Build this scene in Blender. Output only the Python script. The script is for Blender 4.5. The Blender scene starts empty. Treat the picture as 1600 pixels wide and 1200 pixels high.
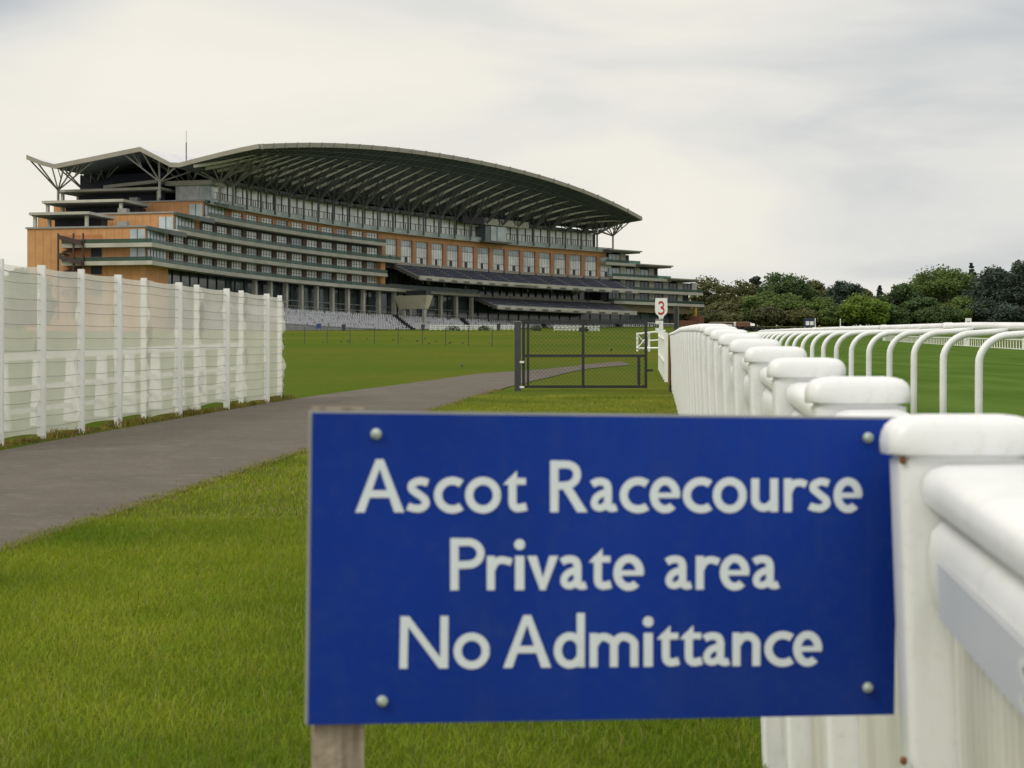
import bpy, math, random
import numpy as np
from mathutils import Vector, Matrix
R = math.radians
rnd = random.Random(7)
npr = np.random.RandomState(11)
scene = bpy.context.scene
col = scene.collection

# ------------------------------------------------------------------ camera
F = 3000.0                      # focal length in pixels of the 1600 px wide photograph
cam_d = bpy.data.cameras.new('camera')
cam = bpy.data.objects.new('camera', cam_d); col.objects.link(cam)
cam_d.sensor_width = 36.0; cam_d.lens = F / 1600 * 36
cam.location = (0, 0, 0); cam.rotation_euler = (R(90), 0, 0)
cam_d.clip_start = 0.1; cam_d.clip_end = 9000
cam_d.dof.use_dof = True; cam_d.dof.focus_distance = 110.0; cam_d.dof.aperture_fstop = 13.0
scene.camera = cam

# ------------------------------------------------------------------ sky
SUN_EL, SUN_AZ = R(42), R(-125)        # azimuth measured clockwise from +Y: behind the camera, to the left
world = bpy.data.worlds.new('World'); scene.world = world; world.use_nodes = True
nt = world.node_tree; N = nt.nodes; Lk = nt.links
for n in list(N): N.remove(n)
def nd(t, **kw):
    n = N.new(t)
    for k, v in kw.items(): setattr(n, k, v)
    return n
out = nd('ShaderNodeOutputWorld')
sky = nd('ShaderNodeTexSky', sky_type='NISHITA', sun_disc=False, sun_elevation=SUN_EL, sun_rotation=SUN_AZ)
bg1 = nd('ShaderNodeBackground'); bg1.inputs[1].default_value = 0.10
Lk.new(sky.outputs[0], bg1.inputs[0])
tc = nd('ShaderNodeTexCoord')
sep = nd('ShaderNodeSeparateXYZ'); Lk.new(tc.outputs['Generated'], sep.inputs[0])
mp = nd('ShaderNodeMapping'); mp.inputs['Scale'].default_value = (1.0, 1.0, 4.0); mp.inputs['Location'].default_value = (.35, .2, .1)
Lk.new(tc.outputs['Generated'], mp.inputs[0])
no = nd('ShaderNodeTexNoise'); no.inputs['Scale'].default_value = 4.4; no.inputs['Detail'].default_value = 7; no.inputs['Roughness'].default_value = .47
no.inputs['Distortion'].default_value = .5
Lk.new(mp.outputs[0], no.inputs['Vector'])
ramp = nd('ShaderNodeValToRGB'); e = ramp.color_ramp.elements
e[0].position = .12; e[0].color = (.54, .57, .60, 1); e[1].position = .66; e[1].color = (.99, .945, .84, 1)
m1 = e.new(.34); m1.color = (.80, .795, .765, 1); m2 = e.new(.50); m2.color = (.93, .895, .805, 1)
# the cloud deck is warmer and brighter to the west (left), greyer to the east (right)
mx = nd('ShaderNodeMapRange'); mx.inputs[1].default_value = -.45; mx.inputs[2].default_value = .45
mx.inputs[3].default_value = .075; mx.inputs[4].default_value = -.17
Lk.new(sep.outputs['X'], mx.inputs[0])
ad = nd('ShaderNodeMath', operation='ADD'); Lk.new(no.outputs['Fac'], ad.inputs[0]); Lk.new(mx.outputs[0], ad.inputs[1])
# a heavier cloud bank high to the west
dk = nd('ShaderNodeVectorMath', operation='DISTANCE'); dk.inputs[1].default_value = (-.262, .944, .205)
Lk.new(tc.outputs['Generated'], dk.inputs[0])
dkr = nd('ShaderNodeMapRange'); dkr.inputs[1].default_value = .01; dkr.inputs[2].default_value = .085; dkr.inputs[3].default_value = -.42; dkr.inputs[4].default_value = 0
Lk.new(dk.outputs['Value'], dkr.inputs[0])
ad2 = nd('ShaderNodeMath', operation='ADD'); Lk.new(ad.outputs[0], ad2.inputs[0]); Lk.new(dkr.outputs[0], ad2.inputs[1])
Lk.new(ad2.outputs[0], ramp.inputs[0])
zr = nd('ShaderNodeMapRange'); zr.inputs[1].default_value = .22; zr.inputs[2].default_value = .9; zr.inputs[3].default_value = .95; zr.inputs[4].default_value = 1.45
Lk.new(sep.outputs['Z'], zr.inputs[0])
bg2 = nd('ShaderNodeBackground'); Lk.new(ramp.outputs[0], bg2.inputs[0]); Lk.new(zr.outputs[0], bg2.inputs[1])
ms = nd('ShaderNodeMixShader'); ms.inputs[0].default_value = .95
Lk.new(bg1.outputs[0], ms.inputs[1]); Lk.new(bg2.outputs[0], ms.inputs[2]); Lk.new(ms.outputs[0], out.inputs[0])

# ------------------------------------------------------------------ sun behind thin cloud
sl = bpy.data.lights.new('sun', 'SUN'); sl.energy = 1.1; sl.angle = R(14); sl.color = (1, .95, .86)
so = bpy.data.objects.new('sun', sl); col.objects.link(so)
sd = Vector((math.sin(SUN_AZ) * math.cos(SUN_EL), math.cos(SUN_AZ) * math.cos(SUN_EL), math.sin(SUN_EL)))
so.rotation_euler = sd.to_track_quat('Z', 'Y').to_euler()
so.location = (-20, -20, 40)
vs = scene.view_settings; vs.view_transform = 'Standard'; vs.look = 'None'; vs.exposure = 0.0; vs.gamma = 1.0; vs.use_curve_mapping = False
scene.cycles.max_bounces = 8; scene.cycles.transparent_max_bounces = 24
scene.cycles.use_denoising = True

# ------------------------------------------------------------------ materials
def mat(name, c, rough=.6, var=.12, scale=3.0, c2=None, metallic=0., bump=0., bscale=40., stretch=(1, 1, 1), coat=0., spec=.5, transl=None):
    m = bpy.data.materials.new(name); m.use_nodes = True
    t = m.node_tree; b = t.nodes['Principled BSDF']
    b.inputs['Roughness'].default_value = rough; b.inputs['Metallic'].default_value = metallic
    b.inputs['Specular IOR Level'].default_value = spec
    tcn = t.nodes.new('ShaderNodeTexCoord'); mpn = t.nodes.new('ShaderNodeMapping'); mpn.inputs['Scale'].default_value = stretch
    t.links.new(tcn.outputs['Object'], mpn.inputs[0])
    n = t.nodes.new('ShaderNodeTexNoise'); n.inputs['Scale'].default_value = scale; n.inputs['Detail'].default_value = 5
    t.links.new(mpn.outputs[0], n.inputs['Vector'])
    r = t.nodes.new('ShaderNodeValToRGB'); r.color_ramp.elements[0].position = .33; r.color_ramp.elements[1].position = .67
    a = [max(0, v * (1 - var)) for v in c]; z = [min(1, v * (1 + var)) for v in (c2 or c)]
    r.color_ramp.elements[0].color = (*a, 1); r.color_ramp.elements[1].color = (*z, 1)
    t.links.new(n.outputs['Fac'], r.inputs[0]); t.links.new(r.outputs[0], b.inputs['Base Color'])
    if bump:
        bn = t.nodes.new('ShaderNodeTexNoise'); bn.inputs['Scale'].default_value = bscale; bn.inputs['Detail'].default_value = 3
        t.links.new(tcn.outputs['Object'], bn.inputs['Vector'])
        bp = t.nodes.new('ShaderNodeBump'); bp.inputs['Strength'].default_value = bump; bp.inputs['Distance'].default_value = .02
        t.links.new(bn.outputs['Fac'], bp.inputs['Height']); t.links.new(bp.outputs[0], b.inputs['Normal'])
    if transl:
        tr = t.nodes.new('ShaderNodeBsdfTranslucent'); t.links.new(r.outputs[0], tr.inputs['Color'])
        mxs = t.nodes.new('ShaderNodeMixShader'); mxs.inputs[0].default_value = transl
        t.links.new(b.outputs[0], mxs.inputs[1]); t.links.new(tr.outputs[0], mxs.inputs[2])
        t.links.new(mxs.outputs[0], t.nodes['Material Output'].inputs['Surface'])
    return m

def see_through(name, c, clear, rough=.25, tint=(1, 1, 1), transl=0., scale=2.):
    m = mat(name, c, rough, .08, scale, transl=transl or None)
    t = m.node_tree; o_ = t.nodes['Material Output']; src = o_.inputs['Surface'].links[0].from_socket
    tp = t.nodes.new('ShaderNodeBsdfTransparent'); tp.inputs[0].default_value = (*tint, 1)
    x = t.nodes.new('ShaderNodeMixShader'); x.inputs[0].default_value = clear
    t.links.new(src, x.inputs[1]); t.links.new(tp.outputs[0], x.inputs[2]); t.links.new(x.outputs[0], o_.inputs['Surface'])
    return m

M = {}
def grime(m, tint=(.56, .56, .48), amount=.45, lo=.56, hi=.80):
    t = m.node_tree; b = t.nodes['Principled BSDF']; src = b.inputs['Base Color'].links[0].from_socket
    tcn = t.nodes.new('ShaderNodeTexCoord'); res = None
    for st, sc in (((9, 9, .8), 3.0), ((1, 1, 1), 5.5), ((1, 1, 1), 55)):
        mpn = t.nodes.new('ShaderNodeMapping'); mpn.inputs['Scale'].default_value = st; t.links.new(tcn.outputs['Object'], mpn.inputs[0])
        n = t.nodes.new('ShaderNodeTexNoise'); n.inputs['Scale'].default_value = sc; n.inputs['Detail'].default_value = 5; n.inputs['Roughness'].default_value = .65
        t.links.new(mpn.outputs[0], n.inputs['Vector'])
        r = t.nodes.new('ShaderNodeMapRange'); r.inputs[1].default_value = lo; r.inputs[2].default_value = hi; r.inputs[3].default_value = 0; r.inputs[4].default_value = amount
        t.links.new(n.outputs['Fac'], r.inputs[0])
        x = t.nodes.new('ShaderNodeMix'); x.data_type = 'RGBA'; t.links.new(r.outputs[0], x.inputs[0]); t.links.new(src, x.inputs[6]); x.inputs[7].default_value = (*tint, 1); src = x.outputs[2]
    t.links.new(src, b.inputs['Base Color']); return m
M['white'] = mat('white_plastic', (.79, .805, .82), .35, .06, 2.2, c2=(.83, .845, .86), stretch=(1, 1, .4))
grime(M['white'])
M['white_paint'] = mat('white_paint', (.83, .84, .82), .4, .06, 3)
M['white_dirty'] = mat('white_weathered', (.62, .61, .55), .5, .10, 4, c2=(.74, .74, .70), stretch=(1, 1, .25))
grime(M['white_dirty'], amount=.7)
M['grey_strip'] = mat('pale_blue_strip', (.60, .63, .69), .35, .05, 3)
M['faint'] = mat('faded_print', (.70, .72, .75), .4, .04, 5)
M['rust'] = mat('rust', (.20, .07, .03), .8, .3, 60)
M['sign_blue'] = mat('sign_blue', (.0032, .029, .255), .5, .10, 2.0, c2=(.0042, .037, .30), spec=.16)
grime(M['sign_blue'], tint=(.03, .06, .24), amount=.45, lo=.5, hi=.85)
M['letter'] = mat('letter_white', (.74, .81, .86), .5, .03, 5)
M['edge'] = mat('sign_edge', (.36, .37, .34), .5, .1, 8)
M['bolt'] = mat('galvanised_bolt', (.44, .52, .47), .6, .3, 160, metallic=.2)
M['timber'] = mat('weathered_timber', (.20, .165, .12), .85, .3, 10, c2=(.33, .27, .21), stretch=(6, 6, .6), bump=.4, bscale=50)
M['asphalt'] = mat('asphalt', (.114, .098, .080), .95, .05, 1.1, c2=(.126, .109, .090), bump=.3, bscale=90, spec=.12)
grime(M['asphalt'], tint=(.20, .185, .16), amount=.5, lo=.52, hi=.75)
M['gate'] = mat('dark_gate_steel', (.017, .02, .022), .45, .2, 9)
M['gate_post'] = mat('gate_post_grey', (.045, .048, .055), .5, .15, 5)
M['maroon'] = mat('maroon_paint', (.085, .012, .018), .5, .15, 8)
M['wire'] = mat('wire_grey', (.30, .30, .27), .6, .1, 9)
M['red'] = mat('red_figure', (.50, .02, .03), .5, .05, 9)
M['black'] = mat('black_mark', (.02, .02, .025), .5, .1, 9)
M['netting'] = see_through('white_netting', (.86, .85, .78), .33, .8, transl=.35, scale=1.3)
# building
M['terracotta'] = mat('terracotta_cladding', (.52, .265, .105), .75, .06, .5, c2=(.56, .29, .12))
M['pier'] = mat('terracotta_pier', (.48, .25, .14), .75, .08, .5)
M['brown'] = mat('brown_wall', (.11, .075, .055), .8, .15, .6)
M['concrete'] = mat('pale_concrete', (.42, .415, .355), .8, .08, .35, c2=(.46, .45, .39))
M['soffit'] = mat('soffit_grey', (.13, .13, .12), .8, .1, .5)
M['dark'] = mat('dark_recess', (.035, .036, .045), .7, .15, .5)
M['navy'] = mat('navy_shade', (.010, .013, .035), .6, .15, .3)
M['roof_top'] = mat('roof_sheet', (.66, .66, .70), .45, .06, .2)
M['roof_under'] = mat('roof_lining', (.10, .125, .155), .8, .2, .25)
M['fascia'] = mat('roof_fascia', (.31, .295, .245), .7, .08, .3)
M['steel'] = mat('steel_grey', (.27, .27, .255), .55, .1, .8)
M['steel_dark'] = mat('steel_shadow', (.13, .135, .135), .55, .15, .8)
M['rafter'] = mat('rafter_buff', (.56, .54, .47), .7, .12, 1.2)
M['glass_pale'] = mat('pale_glazing', (.74, .77, .75), .2, .14, .25, c2=(.82, .85, .83), spec=.8)  # pale base colour holds reflected sky along with blinds
M['glass_mid'] = mat('blue_grey_glazing', (.36, .44, .46), .15, .15, .25, c2=(.46, .53, .55), spec=.8)
M['glass_dark'] = mat('dark_glazing', (.030, .045, .050), .12, .4, .25, c2=(.07, .10, .105), spec=.7)
M['glass_rail'] = see_through('green_glass', (.035, .075, .055), .42, .12, tint=(.55, .80, .70))
M['glass_band'] = see_through('aqua_glass', (.44, .53, .52), .15, .2, tint=(.8, .95, .93))
M['mullion'] = mat('mullion', (.035, .037, .04), .5, .1, 2)
M['prow'] = mat('prow_glass', (.055, .085, .065), .25, .2, .4)
M['seat_blue'] = mat('seat_navy', (.055, .07, .175), .55, .2, 1.5)
M['seat_pale'] = mat('seat_pale', (.62, .63, .66), .6, .14, .8)
M['step'] = mat('terrace_step', (.27, .27, .275), .85, .12, .5)
M['cream'] = mat('cream_panel', (.68, .65, .49), .6, .06, .6)
M['brick'] = mat('brick', (.17, .07, .045), .85, .25, 3)
M['yellow'] = mat('yellow_paint', (.45, .28, .04), .6, .1, 3)
M['signboard'] = mat('dark_blue_board', (.02, .03, .07), .5, .1, 3)
M['bird'] = mat('bird_black', (.012, .012, .014), .5, .2, 20)
M['planter_leaf'] = mat('shrub_leaf', (.035, .06, .03), .7, .35, 4, transl=.2)
M['trunk'] = mat('bark', (.07, .055, .04), .9, .3, 2, stretch=(4, 4, .5))
LEAF = {
    'mid': mat('leaf_mid', (.085, .132, .028), .7, .30, .28, c2=(.118, .172, .036), transl=.22),
    'olive': mat('leaf_olive', (0.0899, 0.0957, 0.0319), .7, .30, .28, c2=(0.1232, 0.1305, 0.0435), transl=.2),
    'bright': mat('leaf_bright', (0.1232, 0.1958, 0.0232), .7, .25, .28, c2=(0.1595, 0.2392, 0.029), transl=.28),
    'deep': mat('leaf_deep', (.05, .094, .028), .7, .3, .28, c2=(0.0653, 0.1131, 0.029), transl=.2),
    'pine': mat('leaf_pine', (.034, .056, .042), .75, .3, .28, c2=(.048, .072, .05), transl=.1),
    'brown': mat('leaf_copper', (.062, .068, .026), .75, .2, .28, c2=(.085, .088, .032), transl=.15),
}

def grass_material():
    m = bpy.data.materials.new('lawn'); m.use_nodes = True
    t = m.node_tree; b = t.nodes['Principled BSDF']; b.inputs['Roughness'].default_value = 1; b.inputs['Specular IOR Level'].default_value = .0
    tcn = t.nodes.new('ShaderNodeTexCoord')
    def noise(scale, st=(1, 1, 1), det=6, ro=.6):
        mpn = t.nodes.new('ShaderNodeMapping'); mpn.inputs['Scale'].default_value = st
        t.links.new(tcn.outputs['Object'], mpn.inputs[0])
        n = t.nodes.new('ShaderNodeTexNoise'); n.inputs['Scale'].default_value = scale; n.inputs['Detail'].default_value = det; n.inputs['Roughness'].default_value = ro
        t.links.new(mpn.outputs[0], n.inputs['Vector']); return n.outputs['Fac']
    def rampc(f, stops):
        r = t.nodes.new('ShaderNodeValToRGB'); e = r.color_ramp.elements
        e[0].position, e[0].color = stops[0][0], (*stops[0][1], 1)
        e[1].position, e[1].color = stops[-1][0], (*stops[-1][1], 1)
        for p, c in stops[1:-1]: k = e.new(p); k.color = (*c, 1)
        t.links.new(f, r.inputs[0]); return r.outputs[0]
    def mixc(fac, a, c, mode='MIX'):
        x = t.nodes.new('ShaderNodeMix'); x.data_type = 'RGBA'; x.blend_type = mode
        if isinstance(fac, float): x.inputs[0].default_value = fac
        else: t.links.new(fac, x.inputs[0])
        t.links.new(a, x.inputs[6]); t.links.new(c, x.inputs[7]); return x.outputs[2]
    big = rampc(noise(.05, (.45, .42, 1), 5), [(.36, (.062, .110, .016)), (.5, (.095, .126, .020)), (.64, (.150, .130, .026))])
    mid = rampc(noise(1.3, (1, .45, 1)), [(.3, (.070, .115, .014)), (.55, (.100, .132, .019)), (.75, (.135, .138, .025))])
    fine = rampc(noise(26, (1, 1, 1), 4, .7), [(.3, (.5, .5, .5)), (.7, (1.35, 1.35, 1.45))])
    c = mixc(.38, big, mid); c = mixc(.55, c, fine, 'MULTIPLY')
    t.links.new(c, b.inputs['Base Color'])
    bp = t.nodes.new('ShaderNodeBump'); bp.inputs['Strength'].default_value = .5; bp.inputs['Distance'].default_value = .03
    t.links.new(noise(35, det=3), bp.inputs['Height']); t.links.new(bp.outputs[0], b.inputs['Normal'])
    return m
M['lawn'] = grass_material()
M['blade'] = mat('grass_blade', (.175, .250, .010), .7, .18, .8, c2=(.275, .310, .024), transl=.3, spec=.2)
grime(M['blade'], tint=(.145, .29, .012), amount=.6, lo=.50, hi=.68)
M['straw'] = mat('dry_grass_blade', (.24, .22, .06), .7, .25, 1.0, c2=(.31, .28, .10), transl=.3, spec=.2)
M['weed'] = mat('verge_weed', (.12, .13, .02), .7, .3, 4, c2=(.26, .20, .035), transl=.3)

# ------------------------------------------------------------------ mesh helpers
class MB:
    def __init__(s): s.v = []; s.f = []; s.m = []; s.cur = 0; s.mats = []
    def use(s, m):
        if m not in s.mats: s.mats.append(m)
        s.cur = s.mats.index(m); return s
    def add(s, vs, fs):
        o = len(s.v); s.v += [tuple(p) for p in vs]
        for f in fs: s.f.append([i + o for i in f]); s.m.append(s.cur)
    def hexa(s, b, t):
        n = len(b); fs = [list(range(n))[::-1], list(range(n, 2 * n))]
        fs += [[i, (i + 1) % n, n + (i + 1) % n, n + i] for i in range(n)]
        s.add(list(b) + list(t), fs)
    def box(s, x0, x1, y0, y1, z0, z1):
        s.hexa([(x0, y0, z0), (x1, y0, z0), (x1, y1, z0), (x0, y1, z0)], [(x0, y0, z1), (x1, y0, z1), (x1, y1, z1), (x0, y1, z1)])
    def tube(s, pts, r, n=8, cap=True):
        pts = [Vector(p) for p in pts]; rr = r if isinstance(r, (list, tuple)) else [r] * len(pts)
        rings = []; up = Vector((0, 0, 1)); prev = None
        for i, p in enumerate(pts):
            d = (pts[min(i + 1, len(pts) - 1)] - pts[max(i - 1, 0)])
            d = d.normalized() if d.length > 1e-9 else Vector((0, 0, 1))
            if prev is None: a = d.cross(up if abs(d.z) < .95 else Vector((1, 0, 0))).normalized()
            else: a = (prev - d * prev.dot(d)).normalized()
            prev = a; b = d.cross(a)
            rings.append([p + (a * math.cos(2 * math.pi * k / n) + b * math.sin(2 * math.pi * k / n)) * rr[i] for k in range(n)])
        vs = [q for g in rings for q in g]; fs = []
        for i in range(len(pts) - 1):
            for k in range(n): fs.append([i * n + k, i * n + (k + 1) % n, (i + 1) * n + (k + 1) % n, (i + 1) * n + k])
        if cap: fs.append(list(range(n))[::-1]); fs.append([(len(pts) - 1) * n + k for k in range(n)])
        s.add(vs, fs)
    def beam(s, a, b, w, h=None):
        s.tube([a, b], (w + (h or w)) / 4, 4)
    def loft(s, rings):
        n = len(rings[0]); vs = [p for g in rings for p in g]; fs = []
        for i in range(len(rings) - 1):
            for k in range(n): fs.append([i * n + k, i * n + (k + 1) % n, (i + 1) * n + (k + 1) % n, (i + 1) * n + k])
        fs.append(list(range(n))[::-1]); fs.append([(len(rings) - 1) * n + k for k in range(n)])
        s.add(vs, fs)
    def ball(s, c, rx, ry, rz, nu=10, nv=6):
        rings = []
        for j in range(1, nv):
            a = -math.pi / 2 + math.pi * j / nv
            rings.append([(c[0] + rx * math.cos(a) * math.cos(2 * math.pi * i / nu), c[1] + ry * math.cos(a) * math.sin(2 * math.pi * i / nu), c[2] + rz * math.sin(a)) for i in range(nu)])
        s.loft(rings)
    def build(s, name, m=None, parent=None, smooth=False):
        me = bpy.data.meshes.new(name)
        off = Vector(parent_origin(parent)) if parent else Vector((0, 0, 0))
        me.from_pydata([(p[0] - off.x, p[1] - off.y, p[2] - off.z) for p in s.v], [], s.f)
        if s.mats:
            for x in s.mats: me.materials.append(x)
            me.polygons.foreach_set('material_index', s.m)
        else: me.materials.append(m)
        if smooth: me.polygons.foreach_set('use_smooth', [True] * len(s.f))
        me.validate(); me.update()
        o = bpy.data.objects.new(name, me); col.objects.link(o)
        if parent: o.parent = parent
        return o
def parent_origin(p):
    v = Vector((0, 0, 0))
    while p is not None: v = v + p.location; p = p.parent
    return v
def tag(o, label=None, cat=None, group=None, kind=None):
    if label: o['label'] = label
    if cat: o['category'] = cat
    if group: o['group'] = group
    if kind: o['kind'] = kind
    return o
def empty(name, loc, label, cat, group=None):
    o = bpy.data.objects.new(name, None); col.objects.link(o); o.location = loc; o.empty_display_size = .2
    return tag(o, label, cat, group)
def part_copy(src, parent, loc=None, scale=None):
    c = src.copy(); col.objects.link(c); c.parent = parent
    if loc is not None: c.location = loc
    if scale is not None: c.scale = scale
    return c
def shade(o, ang=40):
    me = o.data; me.polygons.foreach_set('use_smooth', [True] * len(me.polygons))
    try: me.set_sharp_from_angle(angle=R(ang))
    except Exception: pass
    return o
def spline(pts, n=8, closed=False):
    P_ = [Vector(p) if len(p) == 3 else Vector((p[0], p[1], 0)) for p in pts]; o_ = []
    for i in range(len(P_) - 1):
        p0 = P_[max(i - 1, 0)]; p1 = P_[i]; p2 = P_[i + 1]; p3 = P_[min(i + 2, len(P_) - 1)]
        for k in range(n):
            t = k / n
            o_.append(.5 * ((2 * p1) + (p2 - p0) * t + (2 * p0 - 5 * p1 + 4 * p2 - p3) * t * t + (3 * p1 - p0 - 3 * p2 + p3) * t ** 3))
    o_.append(P_[-1]); return o_

# ------------------------------------------------------------------ terrain
HC = 1.435
_dd = [-50, 0, 12, 18, 24, 34, 60, 100, 200, 330, 455, 600, 1500, 3000, 8000]
_zz = [-HC - 2.15, -HC] + [-HC + .043 * d - q for d, q in ((12, 0), (18, .03), (24, .07), (34, .15), (60, .42), (100, .9), (200, 2.15), (330, 3.75), (455, 5.35), (600, 6.3))] + [45.5, 91, 243]
def ground(X, d):
    z = float(np.interp(d, _dd, _zz))
    if X > 5: z -= .03 * (min(X, 62) - 5) * min(1, max(0, (520 - d) / 200)) * min(1, max(0, (d - 10) / 40))
    return z
def G(px, py):
    "point of the ground that the photograph shows at px, py"
    lo, hi = 1.5, 2500
    for _ in range(60):
        mid = (lo + hi) / 2
        if 600 - F * ground((px - 800) / F * mid, mid) / mid > py: lo = mid
        else: hi = mid
    X = (px - 800) / F * lo
    return Vector((X, lo, ground(X, lo)))
def U(px, py, d): return Vector(((px - 800) / F * d, d, (600 - py) / F * d))

rows = [-50, -20, -8, 0] + list(np.arange(1.5, 24, 1.5)) + list(np.arange(24, 70, 3)) + list(np.geomspace(70, 800, 34)) + list(np.geomspace(900, 8000, 12))
cols = [-7000, -3000, -1500, -700, -400, -250, -160, -100, -70, -45, -28, -18, -12] + list(np.arange(-8, 8.1, 1.0)) + [12, 18, 26, 36, 48, 62, 80, 110, 150, 220, 320, 500, 900, 1800, 4000, 8000]
b = MB(); nC = len(cols)
b.v = [(x, y, ground(x, y)) for y in rows for x in cols]
b.f = [[j * nC + i, j * nC + i + 1, (j + 1) * nC + i + 1, (j + 1) * nC + i] for j in range(len(rows) - 1) for i in range(nC - 1)]
g = b.build('ground', M['lawn'], smooth=True); tag(g, kind='structure')

# path
right_px = [(-420, 1080), (-180, 950), (0, 866), (240, 785), (480, 706), (600, 667), (700, 636), (760, 616), (800, 604), (850, 592), (905, 579), (945, 574), (985, 571)]
left_px = [(-420, 800), (-180, 748), (0, 706), (230, 664), (450, 626), (560, 610), (680, 594), (745, 585), (800, 581), (850, 577.5), (890, 573), (935, 568), (970, 565)]
rp = spline([G(*p) for p in right_px], 8); lp = spline([G(*p) for p in left_px], 8)
b = MB(); nX = 5
for p, q in zip(rp, lp):
    for k in range(nX):
        t = k / (nX - 1); x = q.lerp(p, t)
        b.v.append((x.x, x.y, ground(x.x, x.y) + .012 + .01 * math.sin(math.pi * t)))
nR = len(rp)
b.f = [[j * nX + i, j * nX + i + 1, (j + 1) * nX + i + 1, (j + 1) * nX + i] for j in range(nR - 1) for i in range(nX - 1)]
pth = b.build('path', M['asphalt'], smooth=True); tag(pth, kind='structure')
path_poly = [(p.x, p.y) for p in rp] + [(q.x, q.y) for q in reversed(lp)]
def path_edges(d):
    xs = []
    for L_ in (rp, lp):
        for a, c in zip(L_[:-1], L_[1:]):
            if (a.y - d) * (c.y - d) <= 0 and abs(a.y - c.y) > 1e-6:
                xs.append(a.x + (c.x - a.x) * (d - a.y) / (c.y - a.y)); break
    return xs

# ------------------------------------------------------------------ the big grandstand
fx_ = [150, 227, 250, 310, 371, 480, 592, 700, 800, 930, 1080, 1160]
fd_ = [313, 335, 341.5, 358, 374, 402, 428, 449, 468, 492, 517, 529]
_px = np.arange(160, 1150, 2.0); _d = np.interp(_px, fx_, fd_)
_co = np.polyfit((_px - 650) / 500, _d, 4); _d = np.polyval(_co, (_px - 650) / 500)
KD = F / 2600.
_P = np.stack([(_px - 800) / 2600. * _d, _d * KD], 1)
_S = np.concatenate([[0], np.cumsum(np.hypot(*(np.diff(_P, axis=0).T)))])
_T = np.gradient(_P, _S, axis=0); _T /= np.linalg.norm(_T, axis=1)[:, None]
def S(px): return float(np.interp(px, _px, _S))
def fr(s):
    p = np.array([np.interp(s, _S, _P[:, i]) for i in (0, 1)]); t = np.array([np.interp(s, _S, _T[:, i]) for i in (0, 1)]); t /= np.hypot(*t)
    if s < _S[0]: p = p + t * (s - _S[0])
    if s > _S[-1]: p = p + t * (s - _S[-1])
    return p, t, np.array([t[1], -t[0]])
def Q(s, o, z):
    p, t, n = fr(s); q = p + n * o
    return (float(q[0]), float(q[1]), float(z))
def strip(b, s0, s1, o0, o1, z0, z1, step=6.):
    "box that follows the curved facade; z may be a pair (at o0, at o1)"
    n = max(1, int(math.ceil((s1 - s0) / step))); rings = []
    za = z0 if isinstance(z0, tuple) else (z0, z0); zb = z1 if isinstance(z1, tuple) else (z1, z1)
    for i in range(n + 1):
        s = s0 + (s1 - s0) * i / n
        rings.append([Q(s, o0, za[0]), Q(s, o1, za[1]), Q(s, o1, zb[1]), Q(s, o0, zb[0])])
    b.loft(rings)
GZ = 12.2
gs_loc = Q(S(600), -15, ground(*Q(S(600), -15, 0)[:2]))
GS = empty('grandstand', gs_loc, 'long terracotta and glass grandstand under a sweeping dark arched roof', 'grandstand')
def gpart(b, name, m=None, parent=None, smooth=False): return b.build(name, m, parent or GS, smooth)
def gz(s, o): q = Q(s, o, 0); return ground(q[0], q[1])

ZS = {1: 24.7, 2: 28.3, 3: 32.05, 4: 36.1}          # balcony floors of the stepped wings
sC, sB, sA = S(227), S(271), S(317)
sE = S(945)
# --- stepped left end in terracotta
def block(name, s0, s1, o0, o1, z0, z1, m, parent=None):
    b = MB(); strip(b, s0, s1, o0, o1, z0, z1); return gpart(b, name, m, parent)
wl = MB()
strip(wl, sC, sC + 12, -25.5, 0, 10, 31.6)
strip(wl, sB, sB + 14, -31, 0, 31.6, 35.7)
strip(wl, sA, sA + 14, -36, 0, 35.7, 39.6)
endwall = gpart(wl, 'end_wall', M['terracotta'])
# parapet copings
cp = MB()
strip(cp, sC - .25, sC + 12, -25.8, .3, 31.6, 31.95); strip(cp, sB - .25, sB + 13, -31.2, .3, 35.7, 36.05); strip(cp, sA - .25, sA + 13, -36.2, .3, 39.6, 39.95)
gpart(cp, 'coping', M['steel'], endwall)
# shallow seams of the terracotta panels
jm = mat('panel_joint', (.38, .18, .065), .8, .05, 1)
for s_, nk, o_, za, zb_ in ((sC, 15, -25.5, 12, 31.6), (sB, 18, -31, 31.95, 35.7), (sA, 20, -36, 36.05, 39.6)):
    sm_ = MB()
    for k in range(1, nk): strip(sm_, s_ - .03, s_, o_ + k * 1.72, o_ + .05 + k * 1.72, za, zb_)
    gpart(sm_, 'panel_joint', jm, endwall)
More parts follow.
